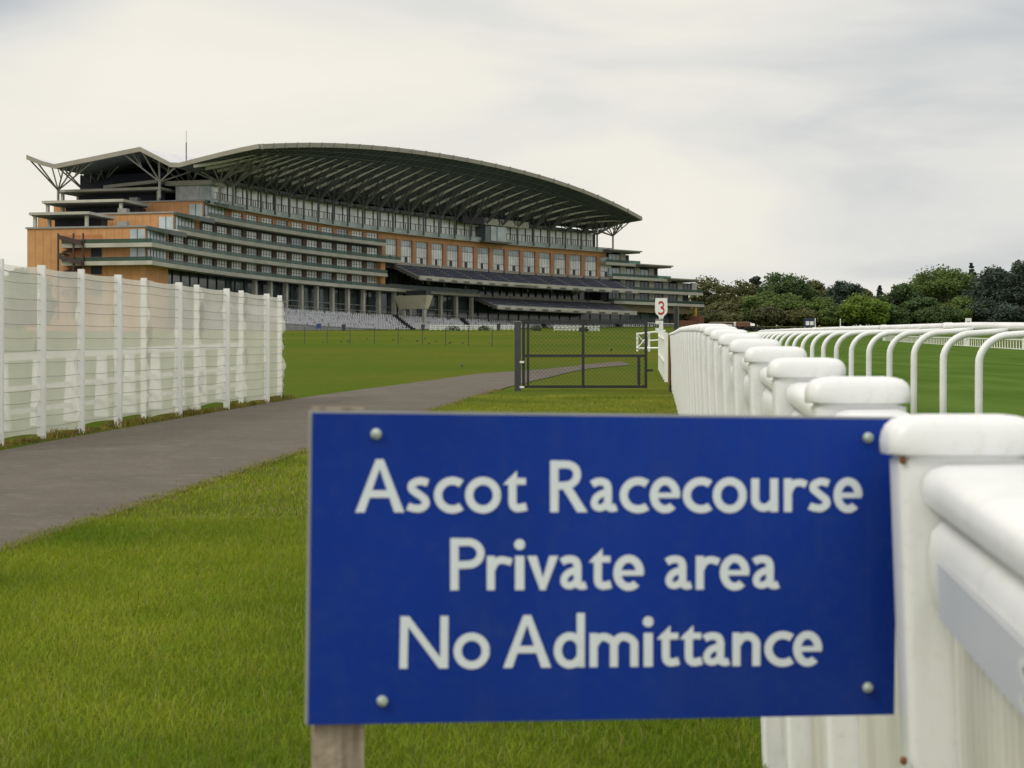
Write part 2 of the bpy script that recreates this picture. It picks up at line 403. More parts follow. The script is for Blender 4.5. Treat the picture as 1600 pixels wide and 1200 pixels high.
# open stair recess of the end wall, with doorways and stair flights
st = MB()
strip(st, sC - .06, sC, -17.6, -9.2, 14, 30.2)
gpart(st, 'stair_recess', mat('shaded_terracotta', (.42, .18, .07), .8, .1, .5), endwall)  # flat sheet; its darker terracotta stands in for the shade of the recess
st = MB()
for z in (20.6, 24.8, 28.0):
    strip(st, sC - .12, sC - .06, -11.6, -9.3, z - 2.6, z + .55 if z > 27 else z)
gpart(st, 'doorway', M['navy'], endwall)
st = MB()
for o in (-17.6, -14.3, -12.2): strip(st, sC - 2.6, sC - 2.35, o - .14, o + .14, 13, 30.4)
for k, z in enumerate((29.2, 25.2, 21.2)):
    a0, a1 = (-17.4, -12.4)
    for w in (0, .75):
        b_, c_ = Q(sC - 2.3 - w, a0, z), Q(sC - 2.3 - w, a1, z - 1.3)
        b2, c2 = Q(sC - 2.3 - w, a0, z + .9), Q(sC - 2.3 - w, a1, z - .4)
        b3, c3 = Q(sC - 1.9 - w, a0, z), Q(sC - 1.9 - w, a1, z - 1.3); b4, c4 = Q(sC - 1.9 - w, a0, z + .9), Q(sC - 1.9 - w, a1, z - .4)
    st.hexa([b_, c_, c3, b3], [b2, c2, c4, b4])
    b_, c_ = Q(sC - 1.2, a0, z - 2.9), Q(sC - 1.2, a1, z - 1.5); b3, c3 = Q(sC - .8, a0, z - 2.9), Q(sC - .8, a1, z - 1.5)
    st.hexa([b_, c_, c3, b3], [(p[0], p[1], p[2] + .5) for p in (b_, c_, c3, b3)])
    strip(st, sC - 2.8, sC - .2, -17.6, -16.2, z - 3.1, z - 2.85)
gpart(st, 'stair', mat('stair_steel', (.055, .03, .025), .6, .2, 1))
# --- terrace canopies on the left end, each on posts, and mirrored small roofs on the right end
def canopy(s0, s1, o0, o1, z, posts, postbase):
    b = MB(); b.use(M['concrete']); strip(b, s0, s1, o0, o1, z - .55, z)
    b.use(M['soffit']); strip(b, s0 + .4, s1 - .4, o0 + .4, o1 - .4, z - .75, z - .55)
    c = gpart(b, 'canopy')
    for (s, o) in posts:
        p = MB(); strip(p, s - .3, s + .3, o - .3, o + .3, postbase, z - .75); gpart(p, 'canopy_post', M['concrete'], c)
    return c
for s0, oa, ob, z, pb in ((sC, -25.3, -12.2, 35.0, 31.95), (sB, -30.2, -11.5, 38.95, 36.05), (sA, -35.4, -10.2, 43.0, 39.95)):
    canopy(s0 + .3, s0 + 13.0, oa, ob, z, [(s0 + 1.2, oa + .9), (s0 + 1.2, ob - .9), (s0 + 7.5, oa + .9)], pb)
dw = MB()
strip(dw, sC + 9.0, sC + 11.9, -24, -13.5, 31.97, 34.2); strip(dw, sB + 9., sB + 13.9, -29.5, -13, 36.07, 38.15); strip(dw, sA + 9.5, sA + 14, -34.5, -12, 39.97, 42.2)
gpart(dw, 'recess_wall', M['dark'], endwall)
for s_, o_, z_ in ((sC, -6.4, 31.95), (sB, -13, 36.05), (sA, -18, 39.95)):
    pv = MB(); strip(pv, s_ + .8, s_ + 2.4, o_, o_ + 2.0, z_, z_ + .95); gpart(pv, 'roof_vent', M['steel'], endwall)

# --- floors of the two stepped wings: slab, green glass balustrade, windows, dark slab-shadow band
sL1, sR1 = S(596), S(941)
starts = {1: S(250), 2: S(250), 3: S(262), 4: S(312)}
ends_l = {1: S(630), 2: S(594), 3: S(615), 4: S(592)}
ends_r = {1: S(1092), 2: S(1090), 3: S(1040), 4: S(992)}
starts_r = {1: S(951), 2: S(965), 3: S(949), 4: S(938)}
def balcony(lv, s0, s1, wrap=0, o1=2.3):
    z = ZS[lv]; b = MB(); strip(b, s0, s1, -.5, o1, z - .82, z)
    if wrap:
        strip(b, sC - 2.3, s0 + .02, -wrap, o1, z - .82, z)
    if lv >= 3 and s0 < S(400):   # pointed prow where the balcony meets the terracotta end
        pass
    sl_ = gpart(b, 'balcony_slab', M['concrete'])
    b = MB(); strip(b, s0, s1, o1 - .12, o1 - .04, z, z + .78)
    if wrap: strip(b, sC - 2.25, sC - 2.17, -wrap, o1 - .04, z, z + .78); strip(b, sC - 2.17, s0, o1 - .12, o1 - .04, z, z + .78)
    gpart(b, 'balustrade', M['glass_rail'], sl_)
    b = MB(); strip(b, s0, s1, o1 - .16, o1, z + .78, z + .85)
    if wrap: strip(b, sC - 2.3, sC - 2.14, -wrap, o1, z + .78, z + .85)
    k = s0
    while k < s1: strip(b, k, k + .09, o1 - .2, o1 - .12, z, z + .78); k += 2.9
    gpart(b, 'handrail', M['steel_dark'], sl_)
    return sl_
for lv in (1, 2, 3, 4):
    balcony(lv, starts[lv], ends_l[lv], wrap={1: 17.0, 2: 17.0}.get(lv, 0))
    balcony(lv, starts_r[lv], ends_r[lv])
# green glass prows above the end corners
for s0, z in ((sC, 31.55), (sB, 35.65), (sA, 39.5)):
    b = MB()
    b.hexa([Q(s0 - .2, .1, z - .3), Q(s0 + 8, 2.4, z - .9), Q(s0 + 16, 2.4, z - .9), Q(s0 + 8, .1, z - .3)],
           [Q(s0 - .2, .1, z + .25), Q(s0 + 8, 2.4, z + .05), Q(s0 + 16, 2.4, z + .05), Q(s0 + 8, .1, z + .25)])
    gpart(b, 'glass_prow', M['prow'], endwall)
# wing walls behind the balconies
bays_l = [249 + 22.6 * i for i in range(5)] + [362 + 23.5 * i for i in range(10)]
bays_r = [952 + 22.3 * i for i in range(7)]
lo_lv = {1: 24.7, 2: 28.3, 3: 32.05, 4: 36.1}; top_lv = {1: 28.3, 2: 32.05, 3: 36.1, 4: 39.6}
bl_start = {1: 229.5, 2: 229.5, 3: 273, 4: 319}
for lv in (1, 2, 3, 4):
    z0, z1 = lo_lv[lv], top_lv[lv]
    b = MB(); s0 = S(max(bl_start[lv], 229)); s1 = sL1
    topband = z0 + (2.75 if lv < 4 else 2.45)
    b.use(M['terracotta'] if lv == 4 else M['dark']); strip(b, s0, s1, -1.2, -.05, topband, z1 - (.82 if lv < 4 else 0))  # lower floors: dark colour of this band stands in for the slab's shadow
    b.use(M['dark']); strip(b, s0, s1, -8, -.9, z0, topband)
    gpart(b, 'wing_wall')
    for i, px in enumerate(bays_l):
        if px < bl_start[lv] + 14: continue
        a, c = S(px), S(px + 17.2)
        w = MB(); w.use(M['glass_pale'] if (i + lv) % 4 else M['glass_mid']); strip(w, a, c, -.42, -.3, z0, topband)
        w.use(M['mullion'])
        for k in (0, .27, .5, .76, 1): q = a + (c - a) * k; strip(w, q - .05, q + .05, -.3, -.22, z0, topband)
        strip(w, a, c, -.3, -.22, z0 + 1.75, z0 + 1.83)
        gpart(w, 'window')
        pr = MB(); strip(pr, c + .02, S(px + (22.6 if px < 350 else 23.5)) - .02, -.6, .02, z0, topband)
        gpart(pr, 'pier', M['pier'] if lv == 4 else M['brown'])
    # corner glazing beside the terracotta end
    if lv >= 1:
        w = MB(); w.use(M['glass_mid']); sa = {1: S(229), 2: S(229), 3: S(273), 4: S(319)}[lv]; sb = sa + 10
        strip(w, sa, sb, .02, .12, z0, topband + .3)
        w.use(M['mullion'])
        for k in range(7): q = sa + (sb - sa) * k / 6; strip(w, q - .07, q + .07, .12, .2, z0, topband + .3)
        gpart(w, 'corner_glazing')
    # glazing returned onto the end face
    if True:
        sX = {1: sC, 2: sC, 3: sB, 4: sA}[lv]
        w = MB(); w.use(M['glass_mid']); strip(w, sX - .12, sX - .02, -3.2, -.05, z0, z0 + 2.9)
        w.use(M['mullion']); strip(w, sX - .2, sX - .12, -1.7, -1.6, z0, z0 + 2.9)
        gpart(w, 'corner_glazing')
    # right wing
    b = MB(); b.use(M['dark']); e1 = {1: S(1078), 2: S(1085), 3: S(1030), 4: S(985)}[lv]
    strip(b, sR1, e1, -14, -.6, z0, z1 - .82); gpart(b, 'wing_wall')
    for i, px in enumerate(bays_r):
        if S(px + 19) > e1: continue
        a, c = S(px), S(px + 17.5)
        w = MB(); w.use(M['glass_mid'] if lv > 2 else M['glass_dark']); strip(w, a, c, -.42, -.3, z0, z0 + 2.6)
        w.use(M['mullion'])
        for k in (0, .33, .66, 1): q = a + (c - a) * k; strip(w, q - .05, q + .05, -.3, -.22, z0, z0 + 2.6)
        gpart(w, 'window')
        pr = MB(); strip(pr, c + .02, c + 2.2, -.6, .02, z0, z0 + 3.1); gpart(pr, 'pier', M['concrete'])
for s0, s1, z in ((S(938), S(990), 39.9), (S(985), S(1039), 36.1), (S(1034), S(1082), 32.3)):
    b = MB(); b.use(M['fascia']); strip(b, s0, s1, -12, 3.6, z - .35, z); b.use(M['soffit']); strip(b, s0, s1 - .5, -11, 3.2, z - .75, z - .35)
    gpart(b, 'canopy')
# --- centre: tall windows between terracotta piers
b = MB(); strip(b, sL1 - .1, sR1 + 1, -9, -.5, 31, 37.7); gpart(b, 'centre_wall', M['dark'])
b = MB(); strip(b, S(320), sL1 - .2, -9.2, .1, 38.56, 39.0); strip(b, sL1 - .2, sR1 + 1.5, -9.2, .1, 37.7, 39.0); gpart(b, 'centre_band', M['terracotta'])
px = 596.5; i = 0
while px < 938:
    a, c = S(px + 5.6), S(px + 24 - .5)
    pr = MB(); strip(pr, S(px), a - .02, -1.4, .05, 31.2, 37.7); gpart(pr, 'pier', M['pier'])
    w = MB(); w.use(M['glass_pale']); strip(w, a, c, -.5, -.38, 31.2, 36.0); w.use(M['glass_mid']); strip(w, a, c, -.5, -.38, 36.0, 37.7)
    w.use(M['glass_mid']); q = (a + c) / 2; 
    w.use(M['mullion'])
    for k in range(1, 7): t_ = a + (c - a) * k / 7; strip(w, t_ - .03, t_ + .03, -.38, -.33, 31.2, 37.7)
    for z in (33.4, 36.0): strip(w, a, c, -.38, -.32, z, z + .09)
    strip(w, q - .55 + .4 * math.sin(i), q + .5 + .4 * math.sin(i), -.40, -.31, 31.2, 33.35)
    gpart(w, 'tall_window'); px += 24; i += 1
# --- top floor: aqua balustrade band, glazing bays under little hoods
b = MB(); strip(b, S(322), S(952), 1.0, 1.1, 39.2, 40.3, 5); gpart(b, 'glass_band', M['glass_band'])
b = MB(); strip(b, S(322), S(952), -9, 1.3, 39.0, 39.2, 5); strip(b, S(322), S(952), .95, 1.2, 40.3, 40.38, 5); gpart(b, 'gallery_floor', M['concrete'])
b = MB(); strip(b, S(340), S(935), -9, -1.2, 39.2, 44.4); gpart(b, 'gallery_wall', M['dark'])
px = 337.5
while px < 930:
    a, c = S(px), S(px + 23.7)
    w = MB(); w.use(M['glass_pale']); strip(w, a, c, -1.15, -1.05, 39.2, 44.4)
    w.use(M['mullion'])
    L_ = c - a
    for k, wd, zt in ((0, .42, 44.4), (.34, .09, 42.3), (.55, .36, 44.4), (.7, .09, 42.3), (.85, .09, 42.3)): strip(w, a + L_ * k, a + L_ * k + wd, -1.05, -.93, 39.2, zt)
    strip(w, a, c, -1.05, -.98, 42.25, 42.37)
    gw = gpart(w, 'gallery_window')
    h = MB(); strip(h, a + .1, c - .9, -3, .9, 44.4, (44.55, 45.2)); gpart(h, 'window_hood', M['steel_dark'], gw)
    px += 23.7
# pale end room of the top floor, with its own flat roof
b = MB(); b.use(M['glass_mid']); strip(b, S(333), S(340), -9, -.8, 39.7, 43.6)
b.use(M['seat_pale']); strip(b, S(333) - .1, S(333), -9, -3.3, 39.7, 43.6)
b.use(M['concrete']); strip(b, S(329), S(350), -11, .4, 43.6, 44.6)
gpart(b, 'roof_pavilion')
b = MB(); strip(b, S(318), S(330), -24, -11.2, (43.0, 43.9), (43.7, 44.6)); gpart(b, 'gallery_beam', M['steel'])
# commentary box and screens half way
b = MB(); b.use(M['glass_dark']); strip(b, S(747), S(755), -1, 2.6, 39.5, 43.4); b.use(M['glass_mid']); strip(b, S(755), S(779), -1, 2.8, 39.5, 43.5)
b.use(M['steel_dark']); strip(b, S(744), S(786), -1, 3.1, 39.0, 39.5); b.use(M['dark']); strip(b, S(712), S(745), 1, 2.4, 43.7, 45.7)
b.use(M['concrete'])
for x0 in (748, 772, 795): strip(b, S(x0), S(x0 + 22), 1.5, 2.2, 43.9, 45.7)
b.use(M['mullion']); strip(b, S(764), S(764) + .15, 2.8, 2.9, 39.5, 43.5)
gpart(b, 'commentary_box')
# --- inner core that closes the view under the roof
b = MB(); strip(b, S(335), S(900), -33, -12, 39.7, 46.8); gpart(b, 'core_wall', M['navy'])  # navy colour carries the deep shade under the roof
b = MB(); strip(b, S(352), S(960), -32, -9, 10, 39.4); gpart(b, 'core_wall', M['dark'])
# --- roof shell: arched along its length, folded across
rs0, rs1 = S(288), S(934)
nS = 56
arch_px = [396, 400, 480, 560, 640, 720, 800, 880, 940, 985, 997, 1010]
arch_py = [226.5, 226, 223.5, 226, 234, 246, 262.5, 286, 308, 331, 337, 344]
ss = np.linspace(rs0, rs1, nS + 1); zf = []
for s in ss:
    q = Q(s, 17, 0); p_ = 800 + q[0] / q[1] * F
    zf.append((600 - np.interp(p_, arch_px, arch_py)) * q[1] / F)
zf = np.polyval(np.polyfit(np.linspace(-1, 1, nS + 1), zf, 6), np.linspace(-1, 1, nS + 1))
print('roof front z', np.round(zf[::8], 1), 'px', [round(800 + Q(s, 17, 0)[0] / Q(s, 17, 0)[1] * F) for s in (rs0, rs1)])
OFFS = [17, 13, 8, 3, -1, -3, -10, -20, -30, -33, -36.6]
def roof_z(i, o):
    f = i
    zfi = float(np.interp(f, range(nS + 1), zf)); lift = zfi - 50
    xs = [-36.6, -33, -30, -20, -10, -3, -1, 3, 8, 13, 17]
    zs = [49.4, 48.0, 47.2, 48.7 + lift * .35, 50.3 + lift * .25, 46.8, 46.7, 46.7 + (zfi - 46.7) * .25, 46.7 + (zfi - 46.7) * .55, 46.7 + (zfi - 46.7) * .82, zfi]
    return float(np.interp(o, xs, zs))
TH = .75
b = MB(); b.use(M['roof_top']); nO = len(OFFS)
top = [[Q(ss[i], o, roof_z(i, o)) for o in OFFS] for i in range(nS + 1)]
bot = [[Q(ss[i], o, roof_z(i, o) - TH) for o in OFFS] for i in range(nS + 1)]
flat = [p for r_ in top for p in r_]
b.add(flat, [[i * nO + k, i * nO + k + 1, (i + 1) * nO + k + 1, (i + 1) * nO + k] for i in range(nS) for k in range(nO - 1)])
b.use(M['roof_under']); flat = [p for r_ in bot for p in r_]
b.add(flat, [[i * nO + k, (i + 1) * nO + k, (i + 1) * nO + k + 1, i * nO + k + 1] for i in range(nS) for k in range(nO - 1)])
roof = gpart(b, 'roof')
def edge_band(name, pts, m, w=.5, h0=-.9, h1=.12, parent=None):
    "fascia that runs along a list of (s, o, z) points"
    bb = MB()
    for k in range(len(pts) - 1):
        (sa, oa, za), (sb, ob, zb) = pts[k], pts[k + 1]
        along = abs(sb - sa) > abs(ob - oa)
        if along: A_ = [Q(sa, oa, 0), Q(sb, ob, 0), Q(sb, ob + w, 0), Q(sa, oa + w, 0)]; Z_ = [za, zb, zb, za]
        else: A_ = [Q(sa, oa, 0), Q(sb, ob, 0), Q(sb - w, ob, 0), Q(sa - w, oa, 0)]; Z_ = [za, zb, zb, za]
        bb.hexa([(p[0], p[1], z + h0) for p, z in zip(A_, Z_)], [(p[0], p[1], z + h1) for p, z in zip(A_, Z_)])
    return gpart(bb, name, m, parent)
edge_band('roof_fascia', [(ss[i], 17.0, float(zf[i])) for i in range(nS + 1)], M['fascia'], parent=roof)
for e_, i in ((rs0, 0), (rs1 + .5, nS)):
    edge_band('roof_edge', [(e_, o, roof_z(i, o)) for o in OFFS], M['fascia'], parent=roof, h0=-.85)
# little brackets along the leading edge
for i in range(0, nS, 2):
    bk = MB(); strip(bk, ss[i], ss[i] + .45, 17.5, 17.75, float(zf[i]) - .95, float(zf[i]) + .2); gpart(bk, 'edge_bracket', M['steel'], roof)
# rafters under the front fold
for k in range(0, 30):
    u = k / 31; s = rs0 + (rs1 - rs0) * u; f = u * nS
    r_ = MB()
    prev = None
    for o, dp in ((2.2, .62), (4.5, .62), (7, .5), (9.5, .3), (12.2, .05)):
        s = rs0 + (rs1 - rs0) * u + 1.0 * (o - 2.2); f = min((s - rs0) / (rs1 - rs0), 1) * nS; z = roof_z(f, o) - TH - .3
        cur = [Q(s - .2, o, z - dp), Q(s + .2, o, z - dp), Q(s + .2, o, z), Q(s - .2, o, z)]
        if prev: r_.loft([prev, cur])
        prev = cur
    gpart(r_, 'rafter', M['rafter'], roof)
# finer lattice of the lining: longitudinal purlins and half-bay ribs
M['purlin'] = mat('purlin', (.115, .125, .13), .7, .15, .6)
for o in (1.2, 3.6, 5.9, 8.2, 10.4, 12.6, 14.8):
    r_ = MB(); prev = None
    for i in range(nS + 1):
        z = roof_z(i, o) - TH - .02; s = ss[i]
        cur = [Q(s, o - .12, z - .2), Q(s, o + .12, z - .2), Q(s, o + .12, z), Q(s, o - .12, z)]
        if prev: r_.loft([prev, cur])
        prev = cur
    gpart(r_, 'purlin', M['purlin'], roof)
for k in range(62):
    u = (k + .5) / 62; s = rs0 + (rs1 - rs0) * u; f = u * nS; r_ = MB(); prev = None
    for o in (-1, 1, 3, 5.5, 8, 10.5, 13, 15, 16.9):
        z = roof_z(f, o) - TH - .01
        cur = [Q(s - .09, o, z - .22), Q(s + .09, o, z - .22), Q(s + .09, o, z), Q(s - .09, o, z)]
        if prev: r_.loft([prev, cur])
        prev = cur
    gpart(r_, 'rib', M['purlin'], roof)
# branching steel trees that carry the roof
def tree_strut(s, o, z0, zfork, tips, r=.22, m=None):
    b = MB(); b.tube([Q(s, o, z0), Q(s, o, zfork)], max(r * 1.5, .3), 6)
    for (ds, do) in tips:
        s2 = min(max(s + ds, rs0 + .6), rs1 - .6); f = (s2 - rs0) / (rs1 - rs0) * nS
        tip = Q(s2, o + do, roof_z(f, o + do) - TH)
        a = Vector(Q(s, o, zfork)); mid = a.lerp(Vector(tip), .5)
        b.tube([a, tip], r, 5)
        if abs(do) > 5:
            for dd_ in (-2.2, 2.2):
                s3 = min(max(s2 + dd_, rs0 + .6), rs1 - .6); f3 = (s3 - rs0) / (rs1 - rs0) * nS
                b.tube([mid, Q(s3, o + do * .72, roof_z(f3, o + do * .72) - TH)], r * .65, 4)
    return gpart(b, 'branching_column', m or M['steel'])
nT = 27
for k in range(nT):
    s = S(330) + (S(950) - S(330)) * k / (nT - 1)
    tips = [(-4, -2.6), (4, -2.6), (-3.2, 2.6), (3.2, 2.6), (0, 5.4), (-5.5, .8), (5.5, .8), (-2.8, -4.5), (2.8, 6.5), (0, 8.8)] + ([(0, 11.5), (-5, 8)] if k < 2 or k > 24 else [])
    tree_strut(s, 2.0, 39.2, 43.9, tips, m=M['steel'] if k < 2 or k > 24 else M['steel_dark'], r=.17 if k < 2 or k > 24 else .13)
for s, o in ((S(300), -7.5), (S(345), -7.5)):
    tree_strut(s, o, 39.9, 43.4, [(-7, 5.2), (-5, 1.5), (-7, -2.5), (-5, -6.5), (5, 5), (5, -3)], r=.18)
for s, o in ((S(310), -33.5), (S(350), -33.5)):
    tree_strut(s, o, 39.9, 42.6, [(-8, 5.2), (-8, 12), (-9, -1), (-9, -2.9), (2, 4), (2, -2.9), (-8, 8)], r=.18)
ant = MB(); q = Vector(Q(S(300), -10, 51)); 
qa = Vector(U(291, 246, q.y)); ant.tube([(qa.x, qa.y, qa.z - 2), (qa.x, qa.y, qa.z + 3.2)], .14, 6); ant.tube([(qa.x, qa.y, qa.z + 3.2), (qa.x, qa.y, qa.z + 5.7)], .05, 5)
gpart(ant, 'antenna', M['steel_dark'], roof)

# --- upper and lower seating tiers in the centre
def tier(s0, s1, o0, o1, zb, zfr, rows_, rail_back):
    b = MB(); b.use(M['soffit'])
    strip(b, s0, s1, o0, o1, (zb - 1.0, zfr - 1.0), (zb - .05, zfr - .3))
    b.use(M['step'])
    for k in range(rows_):
        oa = o0 + (o1 - .5 - o0) * k / rows_; ob = o0 + (o1 - .5 - o0) * (k + 1) / rows_; z = zb + (zfr - zb) * (k + 1) / rows_
        strip(b, s0 + .01, s1 - .01, oa, ob, z - .6, z)
    b.use(M['concrete']); strip(b, s0 - .05, s1 + .05, o1 - .45, o1, zfr - .75, zfr + .28)
    if rail_back: 
        b.use(M['fascia'])
        L_ = S(624) - S(600); q = s0 + 1
        while q + L_ * .9 < s1: strip(b, q, q + L_ * .88, o0 + .1, o0 + .3, zb, zb + .75); q += L_
    t_ = gpart(b, 'seating_tier')
    sb_ = MB()
    for k in range(rows_):
        oa = o0 + (o1 - .5 - o0) * k / rows_; z = zb + (zfr - zb) * (k + 1) / rows_
        q = s0 + .6; j = 0
        while q < s1 - .6:
            if j % 14 not in (0, 1):
                strip(sb_, q, q + .5, oa + .12, oa + .24, z + .02, z + .5); strip(sb_, q, q + .5, oa + .24, oa + .62, z + .34, z + .42)
            q += .62; j += 1
    o_ = gpart(sb_, 'seats', M['seat_blue'], t_); o_['kind'] = 'stuff'
    return t_
tier(S(611), S(962), 0.5, 9.0, 31.0, 27.6, 7, True)
tier(S(738), S(960), 1.0, 9.0, 23.9, 21.2, 5, True)
# concourses behind and under the tiers
b = MB(); b.use(M['glass_dark']); strip(b, S(598), S(960), -4.2, -4, 24.6, 29.5); b.use(M['mullion'])
q = S(600)
while q < S(958): strip(b, q, q + .25, -3.9, -3.7, 24.6, 29.5); q += 3.1
b.use(M['dark']); strip(b, S(597), S(962), -4.2, .4, 30.0, 30.9)
gpart(b, 'concourse_glazing')
b = MB(); strip(b, S(597), S(740), -4.5, 2.2, 23.9, 24.6); strip(b, S(740), S(960), -4.5, 1.0, 23.9, 24.3); c_ = gpart(b, 'concourse_floor', M['concrete'])
b = MB(); strip(b, S(598), S(738), 2.0, 2.1, 24.6, 25.8); gpart(b, 'balustrade', M['glass_rail'], c_)
b = MB(); strip(b, S(590), S(597), -8, 1.0, 24.7, 31.4); gpart(b, 'end_pier', M['terracotta'])
b = MB()
for px, z in ((676, 26.8), (683, 26.8), (709, 26.6), (742, 26.3), (770, 26.4), (838, 26.5), (875, 26.7), (907, 26.9), (914, 26.9), (920, 26.9)):
    strip(b, S(px), S(px) + (.5 if px not in (683, 907, 914) else 1.5), -3.6, -3.45, z, z + .75)
lampm = mat('lit_panel', (.6, .62, .6), .4, .02, 2); gpart(b, 'concourse_light', lampm)  # pale panels without emission; the colour stands in for the concourse lights' glow
# columns of the open ground floor
px = 395.0
while px < 742:
    b = MB(); strip(b, S(px), S(px) + .9, -.2, .7, 16.5, 24.1); gpart(b, 'column', M['concrete']); px += 24.2
b = MB(); b.use(M['glass_dark']); strip(b, S(232), S(1075), -3.2, -3, 12.5, 24.1); b.use(M['mullion'])
q = S(236)
while q < S(1070): strip(b, q, q + .2, -2.95, -2.8, 14, 24.1); q += 4.4
b.use(M['steel']); strip(b, S(400), S(745), -2.95, -2.7, 20.0, 20.25)
gpart(b, 'ground_glazing')
b = MB(); strip(b, S(930), S(1078), -.6, -.1, 21.7, 24.1); gpart(b, 'ground_band', mat('buff_stone', (.24, .20, .13), .8, .1, .5))
b = MB(); q0 = S(1079); strip(b, q0, q0 + .8, 1.2, 2.0, 14, 24.1); gpart(b, 'column', M['yellow'])
b = MB(); strip(b, S(1040), S(1072), 2.0, 6.0, 14, 19.4); strip(b, S(1068), S(1076), 2.5, 6.5, 16.5, 20.8); gpart(b, 'kiosk', M['brick'])
# cream hood over the entrance of the left wing
b = MB(); s0, s1 = S(612), S(622)
b.use(M['cream']); b.hexa([Q(s0 + 1.2, 1.6, 19.4), Q(s0 + 1.2, 9.6, 19.4), Q(s1, 9.6, 19.4), Q(s1, 1.6, 19.4)], [Q(s0, .6, 22.8), Q(s0, 11.0, 22.8), Q(s1, 11.0, 22.8), Q(s1, .6, 22.8)])
b.use(M['dark']); b.hexa([Q(s0 + .5, 4.2, 22.82), Q(s0 + .5, 10.4, 22.82), Q(s1, 10.4, 22.82), Q(s1, 4.2, 22.82)], [Q(s0 + .5, 4.2, 24.1), Q(s0 + .5, 10.4, 24.1), Q(s1, 10.4, 24.1), Q(s1, 4.2, 24.1)])
gpart(b, 'entrance_hood')
for o_ in (2.4, 8.6):
    b = MB(); strip(b, s1 - 1.5, s1 - .8, o_, o_ + .7, 14, 19.4); gpart(b, 'hood_post', M['concrete'])
# --- lower spectator terrace down to the lawn
ts0, ts1 = S(330), S(1012)
nrow = 9; oA, oB, zA, zB = 2.0, 17.0, 17.3, 12.9
b = MB(); b.use(M['step'])
strip(b, ts0 - 4, ts1 + 8, -3, oA, 8.5, zA)
for k in range(nrow):
    strip(b, ts0, ts1, oA + (oB - oA) * k / nrow, oA + (oB - oA) * (k + 1) / nrow, 8.5, zA + (zB - zA) * (k + 1) / nrow)
ter = gpart(b, 'spectator_terrace')
b = MB(); aisles = [S(x) for x in (585, 690, 815, 880, 935)]
for k in range(nrow):
    oa = oA + (oB - oA) * k / nrow; z = zA + (zB - zA) * (k + 1) / nrow
    q = ts0 + .5; j = 0
    while q < ts1 - .5:
        shift = (k - 4) * 1.6
        if not any(abs(q + shift - a) < 1.3 for a in aisles) and rnd.random() > .05:
            h = .78 + .25 * rnd.random()
            strip(b, q, q + .42, oa + .3, oa + .38, z + .25, z + h); strip(b, q, q + .42, oa + .38, oa + .75, z + .38, z + .44)
        q += .78 + .1 * rnd.random(); j += 1
o_ = gpart(b, 'seats', M['seat_pale'], ter); o_['kind'] = 'stuff'
for a in aisles:
    b = MB()
    for k in range(nrow):
        oa = oA + (oB - oA) * k / nrow; z = zA + (zB - zA) * (k + 1) / nrow
        strip(b, a - (k - 4) * 1.6 - 1.3, a - (k - 4) * 1.6 + 1.3, oa, oa + 1.7, z, z + .12)
        strip(b, a - (k - 4) * 1.6 - 1.4, a - (k - 4) * 1.6 - 1.3, oa, oa + 1.7, z, z + 1.0)
    gpart(b, 'aisle', M['dark'], ter)
b = MB(); q = ts0
while q < ts1:
    strip(b, q, q + .07, oA - .1, oA, zA, zA + 1.15); q += 2.2
strip(b, ts0, ts1, oA - .12, oA, zA + 1.1, zA + 1.2); strip(b, ts0, ts1, oA - .1, oA - .04, zA + .5, zA + .56)
gpart(b, 'terrace_rail', M['steel'], ter)
b = MB(); strip(b, S(948), S(1030), 7, 7.1, 18.2, 18.35); q = S(948)
while q < S(1030): strip(b, q, q + .12, 7, 7.1, 16, 18.2); q += .9
gpart(b, 'white_rail', M['white_paint'], ter)

# ------------------------------------------------------------------ things on the lawn before the stand
def bx(b, p, w, dpt, h, z0=0): b.box(p.x - w / 2, p.x + w / 2, p.y - dpt / 2, p.y + dpt / 2, p.z + z0, p.z + z0 + h)
def lawn_fence(px0, px1, py0, py1, d0, d1, H, label):
    a = Vector(((px0 - 800) / F * d0, d0, 0)); c = Vector(((px1 - 800) / F * d1, d1, 0))
    n = int((c - a).length / 2.2); e = empty('lawn_fence', (a.x, a.y, ground(a.x, a.y)), label, 'fence')
    rb = MB()
    for k in range(n + 1):
        p = a.lerp(c, k / n); p.z = ground(p.x, p.y)
        q = MB(); bx(q, p, .16, .16, H); q.build('post', M['white_paint'], e)
        if k < n:
            p2 = a.lerp(c, (k + 1) / n); p2.z = ground(p2.x, p2.y)
            for z in (.25, .55, .85): 
                rb.hexa([(p.x, p.y - .03, p.z + H * z - .1), (p2.x, p2.y - .03, p2.z + H * z - .1), (p2.x, p2.y + .03, p2.z + H * z - .1), (p.x, p.y + .03, p.z + H * z - .1)],
                        [(p.x, p.y - .03, p.z + H * z + .1), (p2.x, p2.y - .03, p2.z + H * z + .1), (p2.x, p2.y + .03, p2.z + H * z + .1), (p.x, p.y + .03, p.z + H * z + .1)])
    rb.build('rail', M['white_paint'], e); return e
lawn_fence(672, 802, 0, 0, 405, 440, 1.25, 'long low white rail fence at the foot of the terrace seats')
lawn_fence(866, 936, 0, 0, 395, 420, 1.25, 'short low white rail fence seen through the wire gate')
